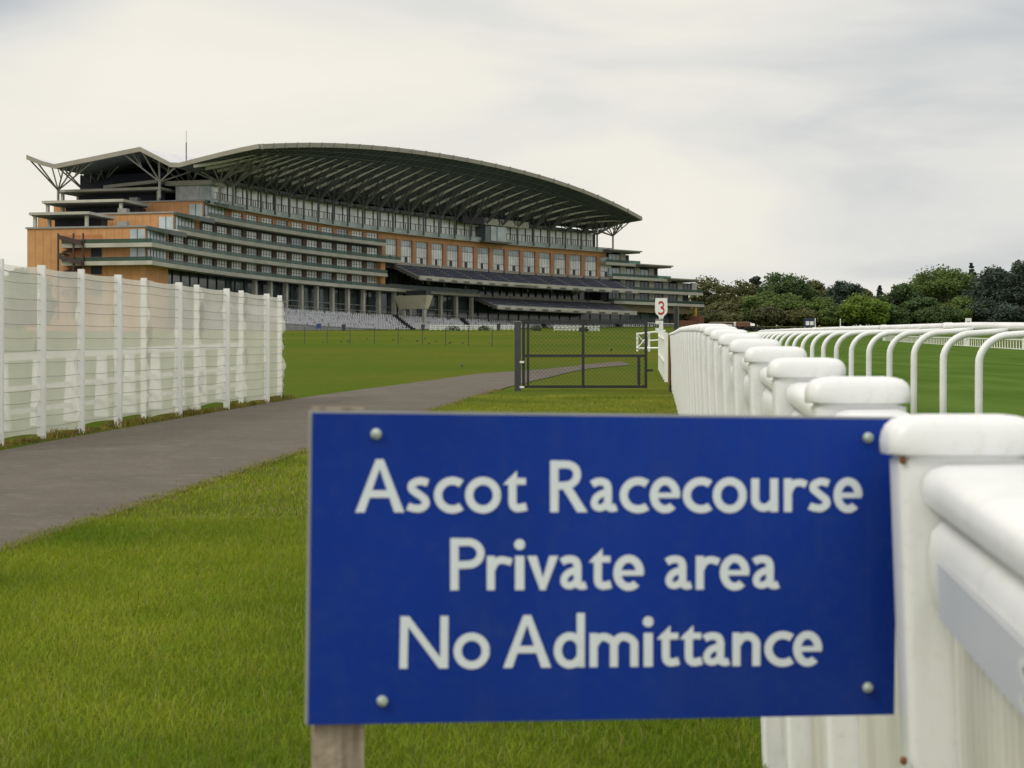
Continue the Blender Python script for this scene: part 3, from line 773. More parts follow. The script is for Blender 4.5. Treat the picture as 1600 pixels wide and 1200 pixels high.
def shrub(px, d, w, h, label):
    X = (px - 800) / F * d; z = ground(X, d); e = empty('shrub', (X, d, z), label, 'shrub', 'shrubs by the terrace fence')
    b = MB()
    for k in range(170):
        a = rnd.random() * 6.28; r_ = rnd.random() ** .5 * w / 2; zz = rnd.random() * h * (1 - .5 * (2 * r_ / w) ** 2)
        c = Vector((X + r_ * math.cos(a), d + r_ * math.sin(a), z + zz + .05)); n_ = Vector((rnd.gauss(0, 1), rnd.gauss(0, 1), rnd.gauss(0, 1))).normalized()
        u = n_.orthogonal().normalized() * .18; v = n_.cross(u)
        b.add([c - u, c + v * .7, c + u, c - v * .7], [[0, 1, 2, 3]])
    b.build('foliage', M['planter_leaf'], e)
    s_ = MB(); s_.tube([(X, d, z - .1), (X, d, z + h * .5)], .05, 5); s_.build('stem', M['trunk'], e)
shrub(708, 392, 3.0, 1.0, 'dark low shrub before the white fence, left of the other')
shrub(757, 405, 2.6, 1.0, 'dark low shrub before the white fence nearer the gate')
shrub(838, 380, 2.2, 1.1, 'dark shrub seen through the upper left of the gate')
shrub(912, 385, 2.0, 1.1, 'dark shrub beside the short white fence seen through the gate')
def bin_(px, py, d, w, h, m, name, label, cat):
    X = (px - 800) / F * d; z = ground(X, d); e = empty(name, (X, d, z), label, cat)
    b = MB(); p = Vector((X, d, z)); b.hexa([(X - w * .42, d - w * .4, z), (X + w * .42, d - w * .4, z), (X + w * .42, d + w * .4, z), (X - w * .42, d + w * .4, z)],
                                            [(X - w / 2, d - w / 2, z + h), (X + w / 2, d - w / 2, z + h), (X + w / 2, d + w / 2, z + h), (X - w / 2, d + w / 2, z + h)])
    b.build('body', m, e); l = MB(); bx(l, p, w * 1.08, w * 1.08, h * .09, h); l.build('lid', M['gate'], e)
bin_(537, 0, 385, .75, 1.15, M['gate_post'], 'litter_bin', 'dark litter bin on the lawn edge right of the blue board', 'bin')
bin_(661, 0, 400, .75, 1.15, M['gate_post'], 'litter_bin', 'dark litter bin at the left end of the white terrace fence', 'bin')
bin_(779, 0, 418, .8, 1.35, M['gate_post'], 'litter_bin', 'dark litter bin standing against the white fence near the gate post', 'bin')
X = (498 - 800) / F * 380; e = empty('notice_board', (X, 380, ground(X, 380)), 'small blue notice board at the foot of the terrace', 'sign')
b = MB(); b.box(X - .45, X + .45, 379.95, 380.05, e.location.z + .5, e.location.z + 1.45); b.build('panel', mat('board_blue', (.03, .05, .2), .5, .05, 2), e)
for dx in (-.35, .35):
    b = MB(); b.box(X + dx - .04, X + dx + .04, 380.06, 380.14, e.location.z, e.location.z + 1.4); b.build('leg', M['gate_post'], e)
# rope stakes
stake = None
for i, (px, py) in enumerate(((476, 537), (511, 537), (547, 537.5), (585, 537.5), (622, 538), (660, 538.5), (696, 540), (732, 541), (769, 542))):
    p = G(px, py)
    if stake is None:
        b = MB(); b.tube([(0, 0, -.1), (0, 0, .95)], .022, 6); b.tube([(0, 0, .92), (.06, 0, .97), (.0, 0, 1.0)], .012, 5)
        o = stake = b.build('rope_stake', M['gate_post'])
    else: o = stake.copy(); col.objects.link(o)
    o.location = p; tag(o, 'thin dark rope stake on the lawn', 'stake', 'row of thin stakes across the lawn')
# birds feeding on the lawn
bird = None
for (px, py) in ((403, 0), (457, 524), (469, 522), (504.5, 536.5), (533, 536), (544, 535), (535, 529), (562, 529), (574, 531), (614, 533), (627, 530), (653, 533), (652, 535), (664, 531), (670, 539), (681, 535), (703, 538), (723, 538), (765, 538), (722, 575), (955, 550)):
    if py == 0: continue
    p = G(px, py); h = rnd.random() * 6.28
    if bird is None:
        b = MB(); rings = []
        for y, w, z in ((-.20, .012, .13), (-.12, .045, .15), (0, .075, .17), (.09, .06, .21), (.14, .045, .25), (.19, .035, .26), (.21, .014, .255), (.26, .004, .245)):
            rings.append([(w * math.cos(2 * math.pi * k / 8), y, z + w * math.sin(2 * math.pi * k / 8)) for k in range(8)])
        b.loft(rings)
        for sx in (-.03, .03): b.tube([(sx, .02, .12), (sx, .03, .0)], .006, 5); b.tube([(sx, .03, .004), (sx, .07, .004)], .006, 4)
        o = bird = b.build('bird', M['bird'], smooth=True)
    else: o = bird.copy(); col.objects.link(o)
    o.location = p; o.rotation_euler = (0, 0, h); s_ = .36 + .22 * rnd.random(); o.scale = (s_,) * 3
    if py > 570: tag(o, 'lone small dark bird on the grass above the path bend', 'bird', 'dark birds on the grass')
    elif px > 900: tag(o, 'small dark bird on the grass seen through the wire gate', 'bird', 'dark birds on the grass')
    else: tag(o, 'small dark bird on the lawn before the terrace', 'bird', 'dark birds on the grass')

# ------------------------------------------------------------------ trees
def leaf_tree(px, pytop, d, wpx, kind, label, name='broadleaf_tree', dense=1.0, trunk_h=.22, seed=0, group='trees beyond the racecourse', shape='round', leaf=None, base=None, cat='tree', nmul=1.0):
    r = np.random.RandomState(seed + int(px * 7) + int(pytop))
    X = (px - 800) / F * d; z0 = ground(X, d) if base is None else base; ztop = (600 - pytop) / F * d
    H = ztop - z0; W = wpx / F * d
    e = empty(name, (X, d, z0), label, cat, group)
    b = MB(); b.tube([(X, d, z0 - .3), (X + r.uniform(-.3, .3), d, z0 + H * .35), (X + r.uniform(-.6, .6), d, z0 + H * .75)], [H * .024, H * .017, H * .006], 7)
    b.build('trunk', M['trunk'], e)
    lb = MB(); tips = []
    nl = 12 if shape != 'cone' else 6
    for k in range(nl):
        a = k * 2.4 + r.uniform(-.4, .4); t = r.uniform(.25, .7); st_ = Vector((X, d, z0 + H * t))
        rad = W * .5 * r.uniform(.5, .92); up = H * r.uniform(.08, .3)
        if shape == 'cone': rad *= (1 - t); up *= .3
        tip = st_ + Vector((math.cos(a) * rad, math.sin(a) * rad * .9, up)); tip.z = min(tip.z, z0 + H * .95)
        lb.tube([st_, st_.lerp(tip, .5) + Vector((0, 0, H * .03)), tip], [H * .009, H * .006, H * .002], 5); tips.append(tip)
        for j in range(3):
            t2 = st_.lerp(tip, r.uniform(.4, .9)); q = t2 + Vector((r.uniform(-1, 1), r.uniform(-1, 1), r.uniform(.1, 1))) * W * .14
            lb.tube([t2, q], [H * .004, H * .0012], 4); tips.append(q)
    lb.build('limb', M['trunk'], e)
    # crown: leaf clumps gathered on many small boughs
    nb = {'round': 64, 'cone': 60, 'pine': 44, 'sparse': 46}[shape]
    cent = []
    for k in range(nb):
        if shape == 'cone':
            t = r.uniform(0.0, 1) ** 1.35; rad = W * .5 * (1 - t) ** .85 * r.uniform(.35, 1.0); a = r.uniform(0, 6.28)
            cent.append((X + rad * math.cos(a), d + rad * math.sin(a), z0 + H * (.06 + .93 * t), W * .2 * (1.05 - 1.0 * t)))
        else:
            u = r.normal(size=3); u /= np.linalg.norm(u); rr = r.uniform(.45, 1.0) ** .6
            lowz = trunk_h; cz = (lowz + 1) / 2; hz = (1 - lowz) / 2
            rb_ = W * r.uniform(.10, .17)
            zz = z0 + H * (cz + hz * u[2] * rr) - (rb_ * .6 if u[2] > .3 else 0)
            sq = (1 - .25 * max(0, u[2]))
            cent.append((X + u[0] * rr * (W * .5 - rb_ * .5) * sq, d + u[1] * rr * W * .42, zz, rb_))
    if shape == 'cone': cent += [(X + r.uniform(-.3, .3), d, z0 + H * t, W * (.27 * (1 - t) + .02)) for t in np.linspace(.1, 1.0, 18)]
    if shape == 'sparse': cent += [(t.x, t.y, t.z, W * .07) for t in tips]
    per = int({'round': 240, 'cone': 150, 'pine': 240, 'sparse': 46}[shape] * dense * nmul)
    cs = np.repeat(np.array(cent), per, axis=0); n = len(cs)
    u = r.normal(size=(n, 3)); u /= np.linalg.norm(u, axis=1)[:, None]; rad = cs[:, 3:4] * (r.uniform(.25, 1.15, size=(n, 1)))
    p = cs[:, :3] + u * rad * np.array([1.15, 1.0, .8])
    pz = p[:, 2]; top_ = np.percentile(pz, 99.6); k_ = (ztop - z0 - .2 * H) / (top_ - z0 - .2 * H); hi_ = pz > z0 + .2 * H
    p[:, 2] = np.where(hi_, z0 + .2 * H + (pz - z0 - .2 * H) * k_, pz)
    ext = np.percentile(np.abs(p[:, 0] - X), 98); p[:, :2] = np.array([X, d]) + (p[:, :2] - np.array([X, d])) * (W * .53 / ext)
    p[:, 2] = np.clip(p[:, 2], z0 + .2, None)
    nn = u * .7 + r.normal(size=(n, 3)) * .6; nn /= np.linalg.norm(nn, axis=1)[:, None]
    ref = np.tile([0, 0, 1.], (n, 1)); a = np.cross(nn, ref + r.normal(size=(n, 3)) * .3); a /= np.linalg.norm(a, axis=1)[:, None] + 1e-9; c = np.cross(nn, a)
    sz = (leaf or .44) * r.uniform(.55, 1.25, size=(n, 1))
    v = np.stack([p - a * sz, p + c * sz * .62, p + a * sz, p - c * sz * .62], 1).reshape(-1, 3)
    v -= np.array([X, d, z0])
    me = bpy.data.meshes.new('crown'); me.vertices.add(4 * n); me.vertices.foreach_set('co', v.ravel()); me.loops.add(4 * n); me.loops.foreach_set('vertex_index', np.arange(4 * n))
    me.polygons.add(n); me.polygons.foreach_set('loop_start', np.arange(0, 4 * n, 4)); me.polygons.foreach_set('loop_total', np.full(n, 4))
    me.materials.append(LEAF[kind]); me.update(); me.validate()
    o = bpy.data.objects.new('crown', me); col.objects.link(o); o.parent = e
    return e
TR = [
 # px, top y, distance, width px, leaf, shape, label
 (1108, 434, 640, 62, 'olive', 'sparse', 'thin spring tree with see-through crown right behind the grandstand end'),
 (1095, 470, 655, 50, 'brown', 'round', 'brownish low tree behind the right end of the grandstand'),
 (1158, 440, 640, 56, 'olive', 'sparse', 'olive half-leaved tree between the bare-looking tree and the big dome tree'),
 (1181, 433, 650, 22, 'pine', 'pine', 'slim dark tree top poking up left of the big dome tree'),
 (1140, 468, 625, 60, 'olive', 'round', 'olive tree low behind the brick wall'),
 (1228, 428, 640, 84, 'deep', 'round', 'big dome-shaped deep green tree, tallest left of the small dark board'),
 (1192, 458, 618, 54, 'mid', 'round', 'mid green tree at the left foot of the big dome tree'),
 (1232, 462, 606, 66, 'mid', 'round', 'light mid green tree in front of the big dome tree'),
 (1202, 480, 600, 50, 'brown', 'round', 'brown-green undergrowth tree left of the small dark board'),
 (1272, 440, 650, 50, 'olive', 'round', 'olive tree sloping off the right of the big dome tree'),
 (1262, 470, 612, 30, 'deep', 'cone', 'narrow dark conifer above the small dark board'),
 (1284, 466, 606, 40, 'mid', 'round', 'yellowish green tree right of the small dark board'),
 (1318, 442, 630, 62, 'pine', 'round', 'broad blackish green tree left of the bright yellow-green tree'),
 (1352, 463, 590, 62, 'bright', 'round', 'bright yellow-green bushy tree behind the left number post'),
 (1347, 452, 650, 40, 'olive', 'round', 'pale olive tree top just above the bright yellow-green tree'),
 (1374, 447, 640, 34, 'pine', 'cone', 'small dark pointed conifer right of the bright yellow-green tree'),
 (1408, 446, 625, 58, 'deep', 'round', 'rounded deep green tree between the pointed conifer and the tall green tree'),
 (1443, 432, 650, 40, 'brown', 'round', 'copper tinged tree at the left shoulder of the tall green tree'),
 (1474, 420, 630, 92, 'mid', 'round', 'tall wide mid green tree left of the dark pines'),
 (1440, 466, 605, 60, 'deep', 'round', 'dark green lower tree in front of the tall green tree'),
 (1500, 466, 600, 60, 'mid', 'round', 'mid green lower tree under the tall green tree, beside the dark pines'),
 (1518, 412, 640, 48, 'pine', 'cone', 'dark pointed pine with spiky top left of the dark pine wood'),
 (1552, 420, 620, 74, 'pine', 'round', 'wide blackish pine left of the frame edge pine'),
 (1598, 412, 615, 80, 'pine', 'round', 'wide blackish pine cut by the right edge of the photo'),
 (1590, 407, 640, 30, 'pine', 'cone', 'dark spire topped pine above the other pines at the right edge'),
 (1535, 470, 600, 60, 'pine', 'round', 'low blackish tree below the pointed pine'),
 (1470, 442, 670, 120, 'deep', 'round', 'deep green tree closing the gap behind the tall green tree'),
 (1076, 474, 640, 50, 'olive', 'round', 'olive tree glimpsed under the end balconies of the grandstand'),
 (1120, 486, 600, 60, 'olive', 'round', 'olive scrub behind the brick building'),
 (1252, 484, 598, 46, 'olive', 'round', 'olive scrub behind the small dark board'),
 (1300, 480, 597, 44, 'mid', 'round', 'green scrub between the small dark board and the white pole'),
 (1324, 474, 600, 40, 'pine', 'round', 'blackish scrub behind the white pole'),
 (1392, 478, 597, 50, 'deep', 'round', 'deep green scrub right of the bright yellow-green tree'),
 (1468, 480, 595, 60, 'deep', 'round', 'deep green scrub at the foot of the tall green tree'),
 (1570, 476, 597, 70, 'pine', 'round', 'blackish scrub at the foot of the wide pines'),
 (1650, 415, 630, 80, 'pine', 'round', 'blackish pine beyond the right edge'),
 (1720, 425, 640, 90, 'mid', 'round', 'green tree farther beyond the right edge'),
]
for i, (px, py, d, w, k, sh, lab) in enumerate(TR):
    leaf_tree(px, py, d, w, k, lab, {'cone': 'conifer', 'pine': 'pine_tree'}.get(sh, 'broadleaf_tree'), seed=i * 13, shape=sh, trunk_h=.05 if sh == 'round' else (.3 if sh == 'sparse' else .2))
leaf_tree(28, 428, 300, 90, 'mid', 'leafy tree seen pale through the left end of the netting', seed=91, shape='round', trunk_h=.08, group='trees beside the grandstand', leaf=.5)
leaf_tree(-40, 440, 320, 90, 'olive', 'olive tree just off the left edge behind the netting', seed=92, shape='round', trunk_h=.08, group='trees beside the grandstand', leaf=.5)
# dark hedge along the far side of the course
hb = MB(); hr = random.Random(3)
hz = []
for k in range(9000):
    px = hr.uniform(1090, 1720); d = 452 + hr.uniform(-2, 2); X = (px - 800) / F * d
    c = Vector((X, d, ground(X, d) + hr.random() ** .7 * 1.25)); n_ = Vector((hr.gauss(0, 1), hr.gauss(0, 1), hr.gauss(0, 1))).normalized(); u = n_.orthogonal().normalized() * .32; v = n_.cross(u)
    hb.add([c - u, c + v * .7, c + u, c - v * .7], [[0, 1, 2, 3]])
h = hb.build('hedge', mat('hedge_leaf', (.022, .024, .02), .8, .3, .3)); tag(h, 'dark low hedge along the far side of the course below the trees', 'hedge')
# low brick building beyond the fence crest
d = 470; X0, X1 = (1112 - 800) / F * d, (1171 - 800) / F * d; z = ground(X0, d)
e = empty('brick_building', (X0, d, z), 'low red brick building beyond the crest of the white fence', 'building')
b = MB(); b.box(X0, X1, d, d + 8, z - 1, (600 - 505) / F * d); b.box((1150 - 800) / F * d, X1 + .02, d - 2, d - .003, z - 1, (600 - 504) / F * d); b.build('wall', M['brick'], e)
b = MB(); b.hexa([(X0 - .3, d - .3, (600 - 505) / F * d), (X1 + .3, d - .3, (600 - 505) / F * d), (X1 + .3, d + 8.3, (600 - 505) / F * d), (X0 - .3, d + 8.3, (600 - 505) / F * d)],
                 [(X0, d + 1, (600 - 502.5) / F * d), (X1, d + 1, (600 - 502.5) / F * d), (X1, d + 7, (600 - 502.5) / F * d), (X0, d + 7, (600 - 502.5) / F * d)]); b.build('roof', M['brown'], e)
b = MB(); b.box(X0 + 3, X0 + 5, d - .05, d - .004, z + .2, z + 1.6); b.box(X0 + 5.4, X0 + 5.9, d - .3, d - .06, z, z + 2.2); b.build('door', M['white_paint'], e)

# ------------------------------------------------------------------ far posts, boards and rails of the course
def ribbon(b, pts, w, to3, z=0.0, taper=None):
    "flat stroke of width w through 2-D points, put in space by to3(x, y, lift)"
    P_ = [Vector((p[0], p[1])) for p in pts]; Lf, Rt = [], []
    for i, p in enumerate(P_):
        d = (P_[min(i + 1, len(P_) - 1)] - P_[max(i - 1, 0)]).normalized(); n = Vector((-d.y, d.x)); ww = w if not taper else w * taper[i]
        k = 1.0
        if 0 < i < len(P_) - 1:
            d1 = (P_[i] - P_[i - 1]).normalized(); c_ = max(.5, d.dot(d1)); k = 1 / c_
        Lf.append(p + n * ww / 2 * k); Rt.append(p - n * ww / 2 * k)
    vs = [to3(q.x, q.y, z) for q in Lf] + [to3(q.x, q.y, z) for q in Rt]; m = len(P_)
    b.add(vs, [[i, m + i, m + i + 1, i + 1] for i in range(m - 1)])
THREE = spline([(.08, .86), (.25, .97), (.5, 1.0), (.74, .93), (.84, .76), (.74, .60), (.42, .53)], 5)
THREE2 = spline([(.42, .53), (.76, .46), (.92, .28), (.80, .09), (.5, 0), (.22, .02), (.03, .12)], 5)
def marker_post(px, base, d, Hh, pw, label, digit, m_digit, stem_w=.11):
    X = (px - 800) / F * d; z = ground(X, d) if base is None else base
    e = empty('number_post', (X, d, z), label, 'marker post')
    b = MB(); b.box(X - stem_w / 2, X + stem_w / 2, d - .035, d + .035, z - .05, z + Hh * .78); b.build('stem', M['white_paint'], e)
    h = pw * 1.48; z1 = z + Hh; w = pw / 2
    prof = [(-w * .95, z1), (w * .95, z1), (w, z1 - h * .35), (w, z1 - h * .72), (w * .85, z1 - h * .86), (w * .45, z1 - h * .97), (stem_w * .5, z1 - h * 1.08), (-stem_w * .5, z1 - h * 1.08), (-w * .45, z1 - h * .97), (-w * .85, z1 - h * .86), (-w, z1 - h * .72), (-w, z1 - h * .35)]
    b = MB(); b.hexa([(X + x, d - .06, q) for x, q in prof], [(X + x, d - .03, q) for x, q in prof]); pl = b.build('plate', M['white_paint'], e)
    to3 = lambda x, y, zz: (X + (x - .5) * pw * .52, d - .063 - zz, z1 - h * .86 + y * h * .64)
    b = MB()
    if digit == 3: ribbon(b, THREE, .19, to3); ribbon(b, THREE2, .19, to3, .0006)
    elif digit == 1: ribbon(b, [(.5, 0), (.5, 1)], .22, to3); ribbon(b, [(.25, .75), (.5, .98)], .18, to3, .0006)
    else: ribbon(b, spline([(.1, .7), (.4, .62), (.9, .7)], 4), .25, to3); ribbon(b, [(.75, .3), (.75, .68)], .25, to3, .0006)
    b.build('number', m_digit, pl)
    return e
e3 = marker_post(1033, None, 52, 1.86, .335, 'white post with a red number 3 on a shield plate beyond the gate', 3, M['red'])
b = MB(); zz = e3.location.z; X = e3.location.x
for k in (.92, 1.16): b.box(X - .15, X - .055, 51.94, 52.06, zz + k, zz + k + .13)
b.build('bracket', M['white_paint'], e3)
marker_post(1345, None, 420, 1.9, 1.1, 'small white number post before the bright yellow-green tree', 1, M['black'], .2).location
def lift_post(px, pyt, d, label, pw, digit):
    X = (px - 800) / F * d; z = ground(X, d); marker_post(px, None, d, (600 - pyt) / F * d - z, pw, label, digit, M['black'], .2)
lift_post(1513, 497, 260, 'square white number post on the far rail before the dark pines', .85, 7)
X = (1265 - 800) / F * 450; z = ground(X, 450); e = empty('course_board', (X, 450, z), 'dark course board with two white squares beside its white post', 'sign')
zt = (600 - 497) / F * 450
b = MB(); b.box(X - 1.35, X + 1.2, 449.9, 450.1, zt - 2.0, zt); b.build('panel', M['signboard'], e)
b = MB()
for dx in (-.9, .1): b.box(X + dx, X + dx + .8, 449.84, 449.895, zt - 1.65, zt - .75); 
b.build('square', M['white_paint'], e)
b = MB(); b.box(X + 1.2, X + 1.4, 449.9, 450.1, z, zt); b.box(X - 1.2, X - 1.0, 450.12, 450.3, z, zt - .3); b.build('post', M['white_paint'], e)
X = (1313 - 800) / F * 430; z = ground(X, 430); b = MB(); b.tube([(X, 430, z - .1), (X, 430, (600 - 499) / F * 430)], .11, 7); b.tube([(X, 430, (600 - 499) / F * 430), (X, 430, (600 - 498) / F * 430)], [.16, .08], 7)
o = b.build('white_pole', M['white_paint']); tag(o, 'thin plain white pole between the dark board and the left number post', 'pole')
# far picket fence on the opposite side of the track
A_ = Vector((46., 172., 0)); B_ = Vector((62., 320., 0)); e = empty('far_picket_fence', (A_.x, A_.y, ground(A_.x, A_.y)), 'distant white picket fence on the far side of the track', 'fence')
n = 84; pk = MB(); rl = MB()
for k in range(n + 1):
    p = A_.lerp(B_, k / n); z = ground(p.x, p.y)
    pk.box(p.x - .03, p.x + .03, p.y - .06, p.y + .06, z, z + .97)
    if k < n:
        q = A_.lerp(B_, (k + 1) / n); z2 = ground(q.x, q.y)
        for hh, t in ((.97, .14), (.12, .09)):
            rl.hexa([(p.x - .06, p.y, z + hh), (q.x - .06, q.y, z2 + hh), (q.x + .06, q.y, z2 + hh), (p.x + .06, p.y, z + hh)], [(p.x - .06, p.y, z + hh + t), (q.x - .06, q.y, z2 + hh + t), (q.x + .06, q.y, z2 + hh + t), (p.x + .06, p.y, z + hh + t)])
o = pk.build('picket', M['white_paint'], e); o['kind'] = 'stuff'; rl.build('rail', M['white_paint'], e)
for k in (0, .28, .6, 1):
    p = A_.lerp(B_, k); z = ground(p.x, p.y); b = MB(); b.box(p.x - .16, p.x + .16, p.y - .35, p.y + .35, z, z + 1.3); b.build('post', M['white_paint'], e)
# white rail fence beyond the gate
A_ = Vector((3.13, 39, 0)); B_ = Vector((3.73, 48.5, 0)); e = empty('rail_fence', (A_.x, A_.y, ground(A_.x, A_.y)), 'short white rail fence seen end-on beyond the gate under the number 3 post', 'fence')
rl = MB(); n = 5
for k in range(n + 1):
    p = A_.lerp(B_, k / n); z = ground(p.x, p.y); b = MB(); b.box(p.x - .035, p.x + .035, p.y - .035, p.y + .035, z - .05, z + 1.0); b.build('post', M['white_paint'], e)
    if k < n:
        q = A_.lerp(B_, (k + 1) / n); z2 = ground(q.x, q.y)
        for hh in (.4, .86): rl.tube([(p.x, p.y, z + hh), (q.x, q.y, z2 + hh)], .04, 6)
rl.build('rail', M['white_paint'], e)
e = empty('rail_barrier', (5.35, 82, ground(5.35, 82)), 'low white barrier with crossed braces right of the gate leaf behind the number 3 post', 'barrier')
z = ground(5.35, 82); b = MB()
for x in (5.35, 5.85, 6.5): b.box(x - .045, x + .045, 81.95, 82.05, z - .05, z + .80)
b.tube([(5.35, 82, z + .74), (6.5, 81.4, z + .86)], .045, 6); b.tube([(5.35, 82, z + .12), (6.5, 81.4, z + .14)], .045, 6); b.tube([(5.85, 81.9, z + .45), (6.5, 81.5, z + .5)], .035, 6)
b.tube([(5.35, 81.93, z + .12), (5.85, 81.93, z + .74)], .03, 6); b.tube([(5.35, 82.07, z + .74), (5.85, 82.07, z + .12)], .03, 6)
b.build('frame', M['white_paint'], e)

# ------------------------------------------------------------------ gate
DG = 34.0
def gx(px): return (px - 800) / F * DG
gzb = ground(1, DG)
def gzz(py): return (600 - py) / F * DG
e = empty('mesh_gate', (gx(818), DG, gzb), 'dark steel mesh gate leaf standing across the grass', 'gate')
b = MB(); T_ = .05
x0, x1, zt, zb_, zm, xm = gx(818), gx(1010), gzz(504), gzz(606), gzz(556), gx(911)
for za in (zt, zb_ + .02, zm): b.box(x0, x1, DG - .025, DG + .025, za - .024, za + .024)
for xa in (x0, x1 - .01, xm): b.box(xa - .024, xa + .024, DG - .028, DG + .028, zb_ - .01, zt + .03)
b.box(x1 - .16, x1 - .11, DG - .028, DG + .028, zb_ + .05, zm); b.box(x0 + .06, x0 + .1, DG - .028, DG + .028, zb_, zt)
b.box(x0, gx(1044), DG - .024, DG + .024, zt + .035, zt + .055)
b.build('frame', M['gate'], e)
b = MB(); k = x0 - (zt - zb_)
while k < x1:
    for sgn in (1, -1):
        pts = []
        a0, a1 = (k, zb_), (k + (zt - zb_), zt)
        if sgn < 0: a0, a1 = (k, zt), (k + (zt - zb_), zb_)
        t0 = max(0, (x0 - a0[0]) / (a1[0] - a0[0])); t1 = min(1, (x1 - a0[0]) / (a1[0] - a0[0]))
        if t1 > t0: b.tube([(a0[0] + (a1[0] - a0[0]) * t0, DG + .004 * sgn, a0[1] + (a1[1] - a0[1]) * t0), (a0[0] + (a1[0] - a0[0]) * t1, DG + .004 * sgn, a0[1] + (a1[1] - a0[1]) * t1)], .0022, 4, False)
    k += .075
b.build('wire_mesh', M['gate'], e)
b = MB(); b.box(x1, gx(1020), DG - .03, DG + .03, gzz(580.5), gzz(577)); b.build('latch', M['gate'], e)
for py in (566, 605):
    b = MB(); b.box(gx(812), gx(819), DG - .09, DG - .035, gzz(py) - .015, gzz(py) + .02); b.build('hinge', M['white_paint'], e)
e = empty('gate_post', (gx(809), DG, gzb), 'thick dark grey gate post at the left of the mesh gate', 'gate post')
b = MB(); b.box(gx(804), gx(814), DG - .06, DG + .07, gzb - .1, gzz(503)); b.build('shaft', M['gate_post'], e)
b = MB(); b.box(gx(803.5), gx(814.5), DG - .065, DG + .075, gzz(503), gzz(502)); b.build('cap', M['steel'], e)
e = empty('gate_post', (gx(1045), DG, ground(gx(1045), DG)), 'slim maroon gate post against the end of the white fence', 'gate post')
b = MB(); b.tube([(gx(1045), DG - .3, gzb - .1), (gx(1045), DG - .3, gzz(520))], .017, 8); b.build('shaft', M['maroon'], e)
b = MB(); b.tube([(gx(1045), DG - .3, gzb - .02), (gx(1045), DG - .3, gzb + .1)], .024, 8); b.build('sleeve', M['gate'], e)
e = empty('gate_post', (gx(1057), 36.5, ground(3.1, 36.5)), 'tall black square gate post rising behind the white fence crest', 'gate post')
Xp = (1057 - 800) / F * 36.5
b = MB(); b.box(Xp - .045, Xp + .02, 36.45, 36.55, ground(3.1, 36.5) - .1, (600 - 478) / F * 36.5); b.build('shaft', M['black'], e)
b = MB(); b.box(Xp + .021, Xp + .045, 36.46, 36.54, ground(3.1, 36.5) - .1, (600 - 480) / F * 36.5); b.build('right_face', mat('post_green_grey', (.12, .16, .13), .6, .1, 4), e)  # greenish lighter strip along the right side of the post

# ------------------------------------------------------------------ netting fence on the left
NA = G(64, 687); NB_ = G(447, 624); dirn = (NB_ - NA); 
npost = 10; e = empty('netting_fence', NA, 'tall fence of white netting stretched on white posts beside the path', 'fence')
def nf(t):
    p = NA + dirn * t; p.z = ground(p.x, p.y); return p
def nh(t): return 1.86 + (1.63 - 1.86) * t
tpost = [-2 / 9 * 1.0, -1 / 9.] + [k / 9. for k in range(10)]
tpx = {0: 65, 1: 127, 2: 185, 3: 236, 4: 280, 5: 318, 6: 355, 7: 387, 8: 418, 9: 446}
def t_of_px(px):
    lo, hi = -.6, 1.2
    for _ in range(50):
        m_ = (lo + hi) / 2; p = nf(m_)
        if 800 + p.x / p.y * F < px: lo = m_
        else: hi = m_
    return lo
tp = [t_of_px(tpx[k] - 4) for k in range(10)]
tp = [tp[0] - 2 * (tp[1] - tp[0]) * .95, tp[0] - (tp[1] - tp[0]) * .95] + tp
nrm = Vector((dirn.y, -dirn.x, 0)).normalized()
for i, t in enumerate(tp):
    p = nf(t); hh = nh(t) * (1.0 + (.010 if i % 2 else .004)); w = .041 if i % 2 == 0 else .034
    side = .03 if (i - 2) % 2 == 0 or i < 5 else -.06
    if i == len(tp) - 1: side = -.05
    b = MB(); c = p + nrm * side
    b.box(c.x - w, c.x + w, c.y - .035, c.y + .035, p.z - .05, p.z + hh); po = b.build('post', M['white_paint'], e)
b = MB(); nu, nv = 240, 46; r2 = random.Random(5)
t0, t1 = tp[0], tp[-1] + .006
vs_ = []
ctrl = np.array(tp); side = np.array([(-.025 if i % 2 else .0) for i in range(len(tp))])
edge_w = [r2.uniform(-.02, .02) for _ in range(nv + 1)]
for j in range(nv + 1):
    v = j / nv
    for i in range(nu + 1):
        u = i / nu; t = t0 + (t1 - t0) * u
        if i == nu: t += edge_w[j] * .03 + .004 * math.sin(v * 40)
        p = nf(t); hh = nh(t)
        k = int(np.searchsorted(ctrl, t)); k = min(max(k, 1), len(ctrl) - 1)
        fr_ = (t - ctrl[k - 1]) / (ctrl[k] - ctrl[k - 1] + 1e-9); fr_ = min(max(fr_, 0), 1)
        sag = math.sin(math.pi * fr_)
        bil = .024 * math.sin(v * 13.0 + k * 2.1) * (1 - sag) + .02 * math.sin(v * 31 + k * 3.3) * (1 - sag) ** 2 + .018 * math.sin(2 * math.pi * v * 11) * .35
        zt_ = hh - .012 - .016 * sag; zb2 = .07 + .03 * math.sin(k * 1.7) + .02 * sag
        q = p + nrm * (bil - .005)
        vs_.append((q.x, q.y, p.z + zb2 + (zt_ - zb2) * v))
b.add(vs_, [[j * (nu + 1) + i, j * (nu + 1) + i + 1, (j + 1) * (nu + 1) + i + 1, (j + 1) * (nu + 1) + i] for j in range(nv) for i in range(nu)])
b.build('netting', M['netting'], e, smooth=True)
